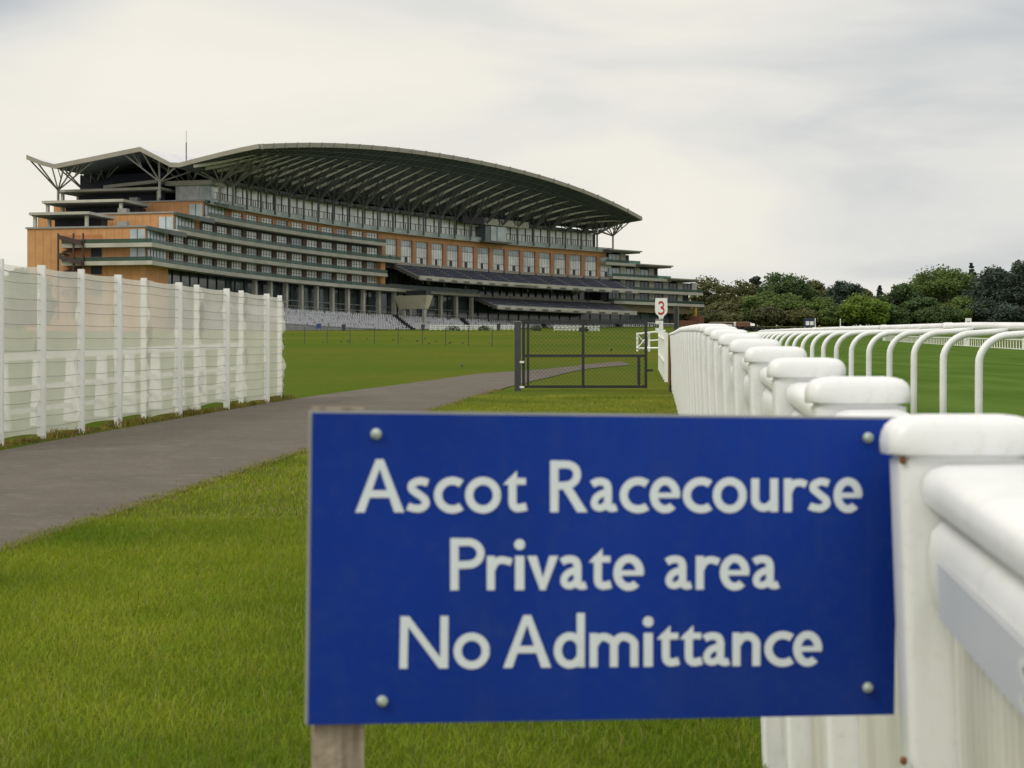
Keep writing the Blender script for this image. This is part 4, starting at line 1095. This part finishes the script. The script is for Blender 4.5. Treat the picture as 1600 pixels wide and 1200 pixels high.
for j in range(13):
    v = (j + .5) / 12.8 + r2.uniform(-.01, .01); pts = []
    for i in range(0, 61):
        t = t0 + (t1 - t0) * i / 60; p = nf(t); hh = nh(t)
        k = int(np.searchsorted(ctrl, t)); k = min(max(k, 1), len(ctrl) - 1); fr_ = min(max((t - ctrl[k - 1]) / (ctrl[k] - ctrl[k - 1] + 1e-9), 0), 1)
        q = p + nrm * .028; pts.append((q.x, q.y, p.z + .07 + (hh - .1) * v - .010 * math.sin(math.pi * fr_)))
    b = MB(); b.tube(pts, .003 if j < 12 else .005, 4); b.build('wire', M['wire'], e)
# second white fence standing behind the netting
off = -nrm * 1.05
e = empty('plastic_fence', nf(0) + off, 'white plastic rail fence with flared posts showing through the netting', 'fence')
rl = [MB() for _ in range(3)]
prevp = None
for k in range(-3, 11):
    t = .035 + k * .107; p = nf(t) + off; p.z = ground(p.x, p.y)
    b = MB()
    b.hexa([(p.x - .095, p.y - .05, p.z - .05), (p.x + .095, p.y - .05, p.z - .05), (p.x + .095, p.y + .05, p.z - .05), (p.x - .095, p.y + .05, p.z - .05)],
           [(p.x - .055, p.y - .045, p.z + .80), (p.x + .055, p.y - .045, p.z + .80), (p.x + .055, p.y + .045, p.z + .80), (p.x - .055, p.y + .045, p.z + .80)])
    b.build('post', M['white'], e)
    if prevp is not None:
        for r_, (za, zb2) in zip(rl, ((.80, .89), (.44, .50), (.17, .23))):
            a, c = prevp, p
            r_.hexa([(a.x, a.y - .05, a.z + za), (c.x, c.y - .05, c.z + za), (c.x, c.y + .05, c.z + za), (a.x, a.y + .05, a.z + za)], [(a.x, a.y - .05, a.z + zb2), (c.x, c.y - .05, c.z + zb2), (c.x, c.y + .05, c.z + zb2), (a.x, a.y + .05, a.z + zb2)])
    prevp = p
for r_ in rl: r_.build('rail', M['white'], e)

# ------------------------------------------------------------------ white plastic course fence on the right
DA = 2.3; SP = DA / 1.955; LEAN = .036
def fence_pt(d):
    "base of the left face of the fence at depth d, and the height of the cap top there"
    top_plane = .043 * d - .137
    drop = float(np.interp(d, [0, 12, 15, 20.7, 27, 34], [0, 0, .045, .138, .28, .42])); zt = top_plane - drop
    gz_ = ground(1, d); X = .0733 * d + (1380 - 800) / F * DA - .0733 * DA + .013
    return X, gz_, zt
X, gz_, zt = fence_pt(DA)
fen = empty('course_fence', (X, DA, gz_), 'long white plastic post and rail fence with rounded caps running away on the right', 'fence')
PW, PT, PH = .178, .085, 1.298
def rrect(x0, x1, y0, y1, r, z, n=4):
    r = min(r, (x1 - x0) / 2 - 1e-4, (y1 - y0) / 2 - 1e-4); pts = []
    for cx, cy, a0 in ((x1 - r, y1 - r, 0), (x0 + r, y1 - r, 90), (x0 + r, y0 + r, 180), (x1 - r, y0 + r, 270)):
        for k in range(n + 1): a = R(a0 + 90 * k / n); pts.append((cx + r * math.cos(a), cy + r * math.sin(a), z))
    return pts
def lean(pts, H=PH): return [(p[0] + LEAN * (H - p[2]), p[1], p[2]) for p in pts]
b = MB()
b.loft([lean(rrect(.006, PW - .006, .006, PT - .006, .012, z)) for z in (-.08, 0, .3, .6, .9, 1.1, PH - .0535)])
post0 = b.build('post', M['white'], None); shade(post0, 35)
b = MB(); prof = [(.014, -.056), (.014, -.0475), (.0015, -.0472), (.0, -.045), (-.0005, -.032), (.001, -.021), (.005, -.012), (.013, -.0045), (.026, -.0005), (.044, .0015)]
b.loft([rrect(-.004 + i_, PW + .004 - i_, -.004 + i_ * .7, PT + .004 - i_ * .7, .022, PH + z) for i_, z in prof])
cap0 = b.build('cap', M['white'], None); shade(cap0, 50)
depths = [DA + SP * k for k in range(-1, 28)]
def rail_profile(kind, X, z, y):
    if kind == 'top': pr = [(.034, -.105), (.030, -.090), (.033, -.074), (.043, -.064), (.060, -.059), (.15, -.058), (.166, -.063), (.175, -.078), (.172, -.105)]
    else: pr = [(.046, -.235), (.038, -.225), (.036, -.16), (.040, -.139), (.052, -.127), (.075, -.123), (.15, -.123), (.168, -.14), (.168, -.235)]
    return [(X + a + LEAN * (-c), y, z + c) for a, c in pr]
for i, d in enumerate(depths):
    X, gz_, zt = fence_pt(d)
    if i == 0: po = part_copy(post0, fen)
    elif i == 1: po = post0; po.parent = fen
    else: po = part_copy(post0, fen)
    sc_ = (zt - gz_) / PH
    po.location = Vector((X, d, zt - PH * sc_)) - fen.location; po.scale = (1, 1, sc_)
    cp_ = cap0 if i == 1 else cap0.copy()
    if i != 1: col.objects.link(cp_)
    cp_.parent = po; cp_.location = (0, 0, 0)
    if i < len(depths) - 1:
        X2, gz2, zt2 = fence_pt(depths[i + 1]); ya, yb = d + PT - .01, depths[i + 1] + .0015
        for kind in ('top', 'mid'):
            b = MB(); b.loft([rail_profile(kind, X + .0733 * (PT), zt, ya), rail_profile(kind, X2, zt2, yb)])
            ro = b.build('rail', M['white'], fen); shade(ro, 40)
            if kind == 'mid' and i == 0:
                b = MB(); f_ = []
                for t_ in (.12, .90):
                    xx = X + (X2 - X) * t_; zz_ = zt + (zt2 - zt) * t_; yy = ya + (yb - ya) * t_
                    f_.append([(xx + .033 + LEAN * .15, yy, zz_ - .16), (xx + .034 + LEAN * .2, yy, zz_ - .226)])
                b.hexa([f_[0][0], f_[1][0], f_[1][1], f_[0][1]], [(p[0] - .002, p[1], p[2]) for p in (f_[0][0], f_[1][0], f_[1][1], f_[0][1])])
                sp_ = b.build('colour_strip', M['grey_strip'], ro)
                b = MB(); o3 = Vector(f_[0][0]); e1 = (Vector(f_[1][0]) - o3).normalized(); e2 = Vector((0, 0, 1))
                base_ = o3 + e1 * .26 + Vector((-.0035, 0, -.052))
                S_ = spline([(.85, .82), (.6, .98), (.3, .95), (.14, .76), (.3, .58), (.65, .44), (.86, .25), (.7, .05), (.38, 0), (.1, .15)], 5)
                ribbon(b, [((1 - p.x), p.y) for p in S_], .2, lambda x, y, zz: tuple(base_ + e1 * x * .10 + e2 * y * .042 + Vector((-zz, 0, 0))))
                b.build('lettering', M['faint'], sp_)
        # ribbed lower panel
        b = MB(); ns = 26 if i < 12 else 12
        for k in range(ns):
            ta, tb = (k + .04) / ns, (k + .90) / ns
            xa, xb = X + (X2 - X) * ta, X + (X2 - X) * tb; yya, yyb = ya + (yb - ya) * ta, ya + (yb - ya) * tb
            zta, ztb = zt + (zt2 - zt) * ta - .238, zt + (zt2 - zt) * tb - .238; za, zb2 = gz_ + (gz2 - gz_) * ta + .07, gz_ + (gz2 - gz_) * tb + .07
            Hh = PH
            def P3(x, y, z, dx, top): return (x + .062 + dx + LEAN * (.238 if top else PH - .07), y, z)
            b.hexa([P3(xa, yya, za, 0, 0), P3(xb, yyb, zb2, 0, 0), P3(xb, yyb, zb2, .02, 0), P3(xa, yya, za, .02, 0)],
                   [P3(xa, yya, zta, 0, 1), P3(xb, yyb, ztb, 0, 1), P3(xb, yyb, ztb, .02, 1), P3(xa, yya, zta, .02, 1)])
        b.build('ribbed_panel', M['white_dirty'], fen)
# rusty fixings on the nearest post
for px, py in ((1411, 719), (1412, 1189)):
    p = U(px, py, DA + .004); b = MB()
    b.loft([[(p.x + .0045 * k * math.cos(a * .785), DA + .006 - q, p.z + .0055 * k * math.sin(a * .785)) for a in range(8)] for k, q in ((1, 0), (1.0, .003), (.5, .005))])
    nl_ = b.build('nail', M['rust'], fen)

# ------------------------------------------------------------------ hooped running rail
hx = [1532.5, 1474.5, 1428, 1387.5, 1354.3, 1326.3, 1307.4, 1287.5, 1270, 1254.7, 1242.2, 1229.8, 1217.6, 1207.5]
hd = [16.7 + 1.65 * i for i in range(14)]
hX = [(p - 800) / F * d for p, d in zip(hx, hd)]
cf = np.polyfit(hd, hX, 2)
def rail_x(d): return float(np.polyval(cf, d))
HD = [16.7 + 1.65 * i - (.45 if i < 0 else 0) for i in range(-4, 34)]
def rz(d): return float(np.interp(d, [8, 16.7, 20, 38, 60, 75], [(600 - 522) / F * 8, (600 - 523.5) / F * 16.7, (600 - 519.5) / F * 20, (600 - 521) / F * 38, (600 - 521.) / F * 60, (600 - 522.5) / F * 75]))
e = empty('running_rail', (rail_x(16.7), 16.7, ground(rail_x(16.7), 16.7)), 'white running rail carried on curved hoop posts along the turf track', 'rail')
RT = .034
for d in HD:
    X = rail_x(d); z = ground(X, d); zt = rz(d) + .0
    pts = [(X, d, z - .05), (X, d, z + (zt - z) * .5), (X + .002, d, zt - .26)]
    for k in range(1, 9): a = k / 8 * math.pi / 2; pts.append((X + .27 * (1 - math.cos(a)) * 1.05, d, zt - .26 + .26 * math.sin(a)))
    pts += [(X + .45, d, zt + .012), (X + .62, d, zt + .022)]
    b = MB(); b.tube(pts, RT, 10); h_ = b.build('hoop', M['white'], e, smooth=True)
pts = [(rail_x(d) + .66, d, rz(d) + .066) for d in np.arange(HD[0], HD[-1] + .1, .55)]
b = MB(); b.tube(pts, .044, 10); ro = b.build('rail', M['white'], e, smooth=True)
for d in HD[1::3]:
    b = MB(); b.tube([(rail_x(d + k) + .66, d + k, rz(d + k) + .066) for k in (-.17, 0, .17)], .051, 10); b.build('joint', M['white'], ro, smooth=True)

b = MB(); ny = 90; dl = np.concatenate([np.linspace(9, 70, 40), np.geomspace(72, 520, 50)])
M['turf'] = mat('track_turf', (.070, .125, .022), 1, .12, .5, c2=(.088, .142, .030), stretch=(1, .3, 1), spec=0)
for d in dl:
    x0 = rail_x(min(d, 75)) + (max(0, d - 75) * .10) - .9; x1 = 46 + (d - 172) * .108 + 1 if d > 172 else 47
    for k in range(12):
        x = x0 + (x1 - x0) * (k / 11) ** 1.6; b.v.append((x, d, max(ground(x, d), float(np.interp(x, cols, [ground(c, d) for c in cols]))) + .02 + d * .0006))
b.f = [[j * 12 + i, j * 12 + i + 1, (j + 1) * 12 + i + 1, (j + 1) * 12 + i] for j in range(len(dl) - 1) for i in range(11)]
tag(b.build('turf_track', M['turf'], smooth=True), kind='structure')

# ------------------------------------------------------------------ blue sign on its post
DL, DR = 2.30, 2.43
TL, TR_, BR, BL = U(486, 645.5, DL), U(1405, 655, DR), U(1396, 1117, DR), U(484, 1132.5, DL)
ux = ((TR_ - TL) + (BR - BL)).normalized(); uz = ((TL - BL) + (TR_ - BR)).normalized(); un = ux.cross(uz).normalized()
if un.y > 0: un = -un                                   # towards the camera
uz = un.cross(ux) if un.cross(ux).z > 0 else -un.cross(ux)
Wd = ((TR_ - TL).length + (BR - BL).length) / 2; Hd = ((TL - BL).length + (TR_ - BR).length) / 2
C0 = (TL + TR_ + BR + BL) / 4
def sg(u, v, w=0.): return C0 + ux * u + uz * v + un * w
def on_sign(px, py, w=0.):
    r_ = Vector(((px - 800) / F, 1, (600 - py) / F)); t = C0.dot(un) / r_.dot(un); p = r_ * t
    return p + un * w
base = sg(-Wd / 2 + .05, 0); e = empty('sign', (base.x, base.y + .04, ground(base.x, base.y)), 'blue sign board with three lines of white lettering on a weathered timber post', 'sign')
def slab(b, u0, u1, v0, v1, w0, w1):
    b.hexa([sg(u0, v0, w0), sg(u1, v0, w0), sg(u1, v1, w0), sg(u0, v1, w0)], [sg(u0, v0, w1), sg(u1, v0, w1), sg(u1, v1, w1), sg(u0, v1, w1)])
b = MB(); slab(b, -Wd / 2, Wd / 2, -Hd / 2, Hd / 2, -.004, 0); pn = b.build('panel', M['sign_blue'], e)
b = MB(); slab(b, -Wd / 2 - .0035, Wd / 2, -Hd / 2, Hd / 2 + .003, -.012, -.0045); b.build('backing', M['edge'], pn)
for px, py in ((587.5, 678), (1355.5, 684), (597, 1095), (1355, 1074)):
    p = on_sign(px, py); b = MB(); rg = []
    for k, w in ((1, 0.0005), (1, .003), (.85, .0055), (.5, .0072), (.2, .0077)):
        rg.append([p + (ux * math.cos(a * 2 * math.pi / 14) + uz * math.sin(a * 2 * math.pi / 14)) * .0068 * k + un * w for a in range(14)])
    b.loft(rg); b.build('bolt', M['bolt'], pn, smooth=True)
pu = -Wd / 2 + .003
b = MB(); q0 = ground(base.x, base.y) - .1
for w0, w1 in ((-.062, -.0125),):
    T = [sg(pu + a, Hd / 2 + .007, w) for a, w in ((0, w1), (.060, w1), (.060, w0), (0, w0))]
    b.hexa([(p.x, p.y, q0) for p in T], [tuple(p) for p in T])
b.build('timber_post', M['timber'], e)
pu2 = Wd / 2 - .085
b = MB(); T = [sg(pu2 + a, Hd / 2 - .02, w) for a, w in ((0, -.0125), (.06, -.0125), (.06, -.062), (0, -.062))]
Tb = [Vector((p.x, p.y, sg(0, -Hd / 2 + .05).z)) for p in T]
b.hexa([tuple(p) for p in Tb], [tuple(p) for p in T]); b.build('timber_batten', M['timber'], e)

# lettering: humanist sans strokes, drawn in the pixels of the photograph and laid on the panel
SW = 12.5
def arc(cx, cy, rx, ry, a0, a1, n=22): return [(cx + rx * math.cos(R(a0 + (a1 - a0) * k / n)), cy + ry * math.sin(R(a0 + (a1 - a0) * k / n))) for k in range(n + 1)]
def glyph(ch, w):
    "returns list of ('s', points, width) strokes and ('p', polygon)"
    h = SW / 2; C = 82.
    if ch == 'A': return [('p', [(0, 0), (14.5, 0), (w / 2 + 5, C + 1), (w / 2 - 6, C + 1)]), ('p', [(w - 15.5, 0), (w, 0), (w / 2 + 6, C + 1), (w / 2 - 5, C + 1)]), ('p', [(w * .26, 23), (w * .75, 23), (w * .70, 34.5), (w * .31, 34.5)])]
    if ch == 'N': return [('p', [(0, 0), (12.5, 0), (14, C), (1.5, C)]), ('p', [(w - 13, 0), (w - .5, 0), (w, C), (w - 12.5, C)]), ('p', [(1.5, C), (15, C), (w, 0), (w - 14.5, 0)])]
    if ch == 'v': return [('p', [(0, 54), (15, 54), (w / 2 + 5.5, 0), (w / 2 - 4, 0)]), ('p', [(w - 14, 54), (w, 54), (w / 2 + 4, 0), (w / 2 - 5.5, 0)])]
    if ch == 'o': return [('s', arc(w / 2, 27, w / 2 - h, 28.7 - h, 0, 360, 40), SW)]
    if ch == 'c': return [('s', arc(28.7, 27, 28.7 - h, 28.7 - h, 52, 308, 34), SW)]
    if ch == 'e': return [('s', arc(w / 2, 27, w / 2 - h, 28.7 - h, 0, 312, 40), SW), ('p', [(w * .2, 22.5), (w - 1, 22.5), (w - .6, 31), (w * .2, 31)])]
    if ch == 'a': return [('s', spline([(4, 44), (10, 47.6), (18, 48.6), (25.5, 46), (28.5, 39), (28.8, 30), (28.8, 14), (30.5, 8), (36, 6.2), (42, 8)], 5), SW - .5), ('s', spline([(29, 32.5), (20, 29.5), (11.5, 24.5), (7.3, 16), (9.5, 9), (16, 6.6), (23, 9.5), (29, 16)], 5), SW - 1.5)]
    if ch == 's': return [('s', spline([(w - 3.5, 46), (w - 12, 48.8), (17, 48.2), (9.5, 44), (8.5, 37.5), (14, 32), (w - 15, 26), (w - 8, 19.5), (w - 7.5, 12), (w - 13.5, 7), (17, 5.9), (8, 7.5), (2.5, 10)], 5), SW - .5)]
    if ch == 't': return [('s', spline([(14.5, 50), (14.5, 30), (14.8, 14), (18.5, 7.8), (25, 6.6), (w - 1, 9)], 5), SW), ('p', [(0, 43.5), (7.5, 43.5), (21.6, 43.5), (21.6, 66)]), ('p', [(0, 43.5), (w - 2, 43.5), (w - 2, 54), (9, 54)])]
    if ch == 'r': return [('p', [(0, 0), (SW, 0), (SW, 54), (0, 54)]), ('s', spline([(8, 33), (12, 42), (19, 46.8), (27, 47.2), (w - 1, 44)], 5), SW - 1)]
    if ch == 'u': return [('s', spline([(h, 54), (h, 34), (h + .3, 17), (12, 9.5), (19, 6.8), (27, 9), (w - h - 1, 16)], 5), SW), ('p', [(w - SW, 0), (w, 0), (w, 54), (w - SW, 54)])]
    if ch == 'n': return [('p', [(0, 0), (SW, 0), (SW, 54), (0, 54)]), ('s', spline([(8, 36), (14, 44.5), (22, 47.8), (30.5, 46), (w - h - .4, 38), (w - h, 26), (w - h, 0)], 5), SW)]
    if ch == 'm':
        c = w / 2
        return [('p', [(0, 0), (SW, 0), (SW, 54), (0, 54)]), ('s', spline([(8, 36), (13, 44.5), (20, 47.8), (28, 46.4), (c - .6, 39), (c, 28), (c, 0)], 5), SW), ('s', spline([(c, 36), (c + 6, 44.5), (c + 13, 47.8), (w - 16, 46.4), (w - h - .6, 39), (w - h, 28), (w - h, 0)], 5), SW)]
    if ch == 'i': return [('p', [(0, 0), (w, 0), (w, 54), (0, 54)]), ('s', arc(w / 2, 72, 4.2, 4.2, 0, 360, 16), 8.6)]
    if ch == 'd': return [('s', arc(25, 27, 25 - h, 28.7 - h, 20, 340, 32), SW), ('p', [(w - SW, 0), (w, 0), (w, 86), (w - SW, 86)])]
    if ch == 'P': return [('p', [(0, 0), (SW + .5, 0), (SW + .5, C), (0, C)]), ('s', spline([(7, 75.5), (20, 75.6), (33, 75), (43, 69), (47.5, 59), (44, 48), (35, 41.5), (22, 40), (7, 40)], 5), SW - .5)]
    if ch == 'R': return [('p', [(0, 0), (SW + .5, 0), (SW + .5, C), (0, C)]), ('s', spline([(7, 75.5), (18, 75.6), (30, 75), (39, 69.5), (42, 60), (39, 50), (30, 43.5), (19, 42), (7, 42)], 5), SW - .5), ('p', [(w - 16.5, 0), (w, 0), (31, 44), (15.5, 44)])]
LINES = [
 ('Ascot Racecourse', lambda x: 800.6 - .0012 * (x - 560), [('A', 555, 631.5), ('s', 634.5, 672), ('c', 678, 721.5), ('o', 726.6, 782.5), ('t', 786, 823.5), ('R', 859.5, 918), ('a', 921, 964), ('c', 968, 1010.5), ('e', 1015, 1062.5), ('c', 1066.6, 1108.6), ('o', 1113.5, 1166.5), ('u', 1173.5, 1215.5), ('r', 1224.5, 1260.5), ('s', 1262, 1298), ('e', 1302, 1347)]),
 ('Private area', lambda x: 922.2 - .003 * (x - 705), [('P', 703.5, 758), ('r', 760.5, 800), ('i', 804.6, 819), ('v', 823.5, 872), ('a', 873.6, 916.5), ('t', 919.5, 955.5), ('e', 958, 1006), ('a', 1037.5, 1080.5), ('r', 1087, 1124), ('e', 1124.5, 1171), ('a', 1174, 1216)]),
 ('No Admittance', lambda x: 1044.6 - .0078 * (x - 630), [('N', 624, 700.5), ('o', 708.6, 765), ('A', 786, 861), ('d', 865, 913.5), ('m', 921, 997), ('i', 1005.4, 1019.8), ('t', 1025.5, 1061.5), ('t', 1061.5, 1097.5), ('a', 1096.6, 1138.5), ('n', 1144, 1187.5), ('c', 1194, 1236), ('e', 1239, 1284.5)])]
for text, bl_, glyphs in LINES:
    b = MB(); lift = 0.0006
    for ch, xl, xr in glyphs:
        for it in glyph(ch, xr - xl):
            lift = .0006 + (lift - .0006 + .00007) % .0006
            to3 = lambda x, y, zz: tuple(on_sign(xl + x, bl_(xl + x) - y * (1 - .04 * (xl - 560) / 800), zz))
            if it[0] == 's': ribbon(b, [(p[0], p[1]) for p in it[1]], it[2], to3, lift)
            else:
                pts = [to3(x, y, lift) for x, y in it[1]]; b.add(pts, [list(range(len(pts)))])
    b.build('lettering', M['letter'], pn)

# ------------------------------------------------------------------ grass blades and verge weeds
def blades(name, mat_, X, D, h, w, kindlabel=None, bend=.5):
    n = len(X); Z = np.array([ground(x, y) for x, y in zip(X, D)])
    a = npr.uniform(0, 2 * np.pi, n); bx_, by_ = np.cos(a), np.sin(a)
    fa = npr.uniform(0, np.pi, n); wx, wy = np.cos(fa) * w / 2, np.sin(fa) * w / 2
    l = npr.uniform(.1, bend, n) * h
    v = np.zeros((n, 5, 3))
    v[:, 0] = np.stack([X - wx, D - wy, Z - .004], 1); v[:, 1] = np.stack([X + wx, D + wy, Z - .004], 1)
    v[:, 2] = np.stack([X + wx * .75 + bx_ * l * .35, D + wy * .75 + by_ * l * .35, Z + h * .6], 1); v[:, 3] = np.stack([X - wx * .75 + bx_ * l * .35, D - wy * .75 + by_ * l * .35, Z + h * .6], 1)
    v[:, 4] = np.stack([X + bx_ * l, D + by_ * l, Z + h], 1)
    idx = np.arange(n)[:, None] * 5; lp_ = np.concatenate([idx + np.array([[0, 1, 2, 3]]), idx + np.array([[3, 2, 4]])], 1).ravel()
    me = bpy.data.meshes.new(name); me.vertices.add(5 * n); me.vertices.foreach_set('co', v.ravel()); me.loops.add(7 * n); me.loops.foreach_set('vertex_index', lp_)
    st_ = (np.arange(n)[:, None] * 7 + np.array([[0, 4]])).ravel(); tot = np.tile([4, 3], n)
    me.polygons.add(2 * n); me.polygons.foreach_set('loop_start', st_); me.polygons.foreach_set('loop_total', tot)
    me.materials.append(mat_); me.update(); me.validate()
    o = bpy.data.objects.new(name, me); col.objects.link(o); tag(o, kind='stuff'); return o
_o = np.argsort([p.y for p in rp]); _ry = np.array([p.y for p in rp])[_o]; _rx = np.array([p.x for p in rp])[_o]
def scatter(d0, d1, dens):
    Xs, Ds = [], []
    for dA in np.arange(d0, d1, .5):
        xl = -dA * .285 - .4; xr = .0733 * dA + .36
        n = int((xr - xl) * .5 * dens); x = npr.uniform(xl, xr, n); y = npr.uniform(dA, dA + .5, n)
        k = x > np.interp(y, _ry, _rx) + npr.normal(.0, .035, n) - .06
        x, y = x[k], y[k]
        Xs.append(x); Ds.append(y)
    return np.concatenate(Xs), np.concatenate(Ds)
X, D = scatter(4.6, 12.5, 6500)
g1 = blades('grass', M['blade'], X, D, npr.uniform(.016, .042, len(X)), npr.uniform(.0028, .005, len(X)), bend=1.3); tag(g1, 'short green lawn grass before the sign', kind='stuff')
X, D = scatter(12.5, 32, 1300)
g2 = blades('grass', M['blade'], X, D, npr.uniform(.018, .04, len(X)), npr.uniform(.006, .011, len(X)), bend=1.2)
X, D = scatter(12.5, 32, 420)
g3 = blades('dry_grass', M['straw'], X, D, npr.uniform(.02, .045, len(X)), npr.uniform(.005, .009, len(X)), bend=1.0)
X, D = scatter(4.6, 14, 260)
g4 = blades('dry_grass', M['straw'], X, D, npr.uniform(.035, .075, len(X)), npr.uniform(.0015, .003, len(X)), bend=.9)
X, D = [], []
for p, q in zip(rp[:-1], rp[1:]):
    if p.y > 34: break
    n = int((q - p).length * 260)
    for k in range(n):
        t_ = npr.uniform(); c = p.lerp(q, t_); w = npr.normal(0, .07) + .05 * math.sin(c.y * 5.1) + .04 * math.sin(c.y * 13.7); X.append(c.x - abs(w) * npr.choice([-.5, 1])); D.append(c.y)
tag(blades('verge_grass', M['weed'], np.array(X), np.array(D), npr.uniform(.012, .04, len(X)), npr.uniform(.004, .009, len(X)), bend=1.6), 'ragged yellow-green turf edge creeping onto the path', kind='stuff')
# weeds along the foot of the netting
n = 5200; t = npr.uniform(-.35, 1.03, n); off_ = np.abs(npr.normal(0, .09, n)); X = []; D = []
for tt, oo in zip(t, off_):
    p = nf(tt) + nrm * (oo - .06); X.append(p.x); D.append(p.y)
clump = .5 + .5 * np.sin(t * 47) * np.sin(t * 19 + 1)
w_ = blades('weeds', M['weed'], np.array(X), np.array(D), npr.uniform(.02, .10, n) * (.4 + clump), npr.uniform(.008, .02, n), bend=1.2)
tag(w_, 'yellowing weeds along the foot of the netting fence', kind='stuff')
for o_, l_ in ((g1, 'short green lawn grass in the foreground before the sign'), (g2, 'short green lawn grass between the sign and the gate'), (g3, 'dry blades among the grass between the sign and the gate'), (g4, 'dry straw-coloured blades in the foreground lawn')): tag(o_, l_, 'grass')
for o_, l_, c_ in ((g, 'wide green lawn rising to the grandstand', 'lawn'), (pth, 'grey-brown tarmac path curving past the gate', 'path')): tag(o_, l_, c_)
for o_ in list(col.objects):
    if o_.parent is None and o_.name.startswith('turf_track'): tag(o_, 'green turf racetrack beyond the hooped running rail', 'racetrack')
    if o_.parent is None and o_.name.startswith(('weeds', 'verge_grass')): tag(o_, None, 'weeds')
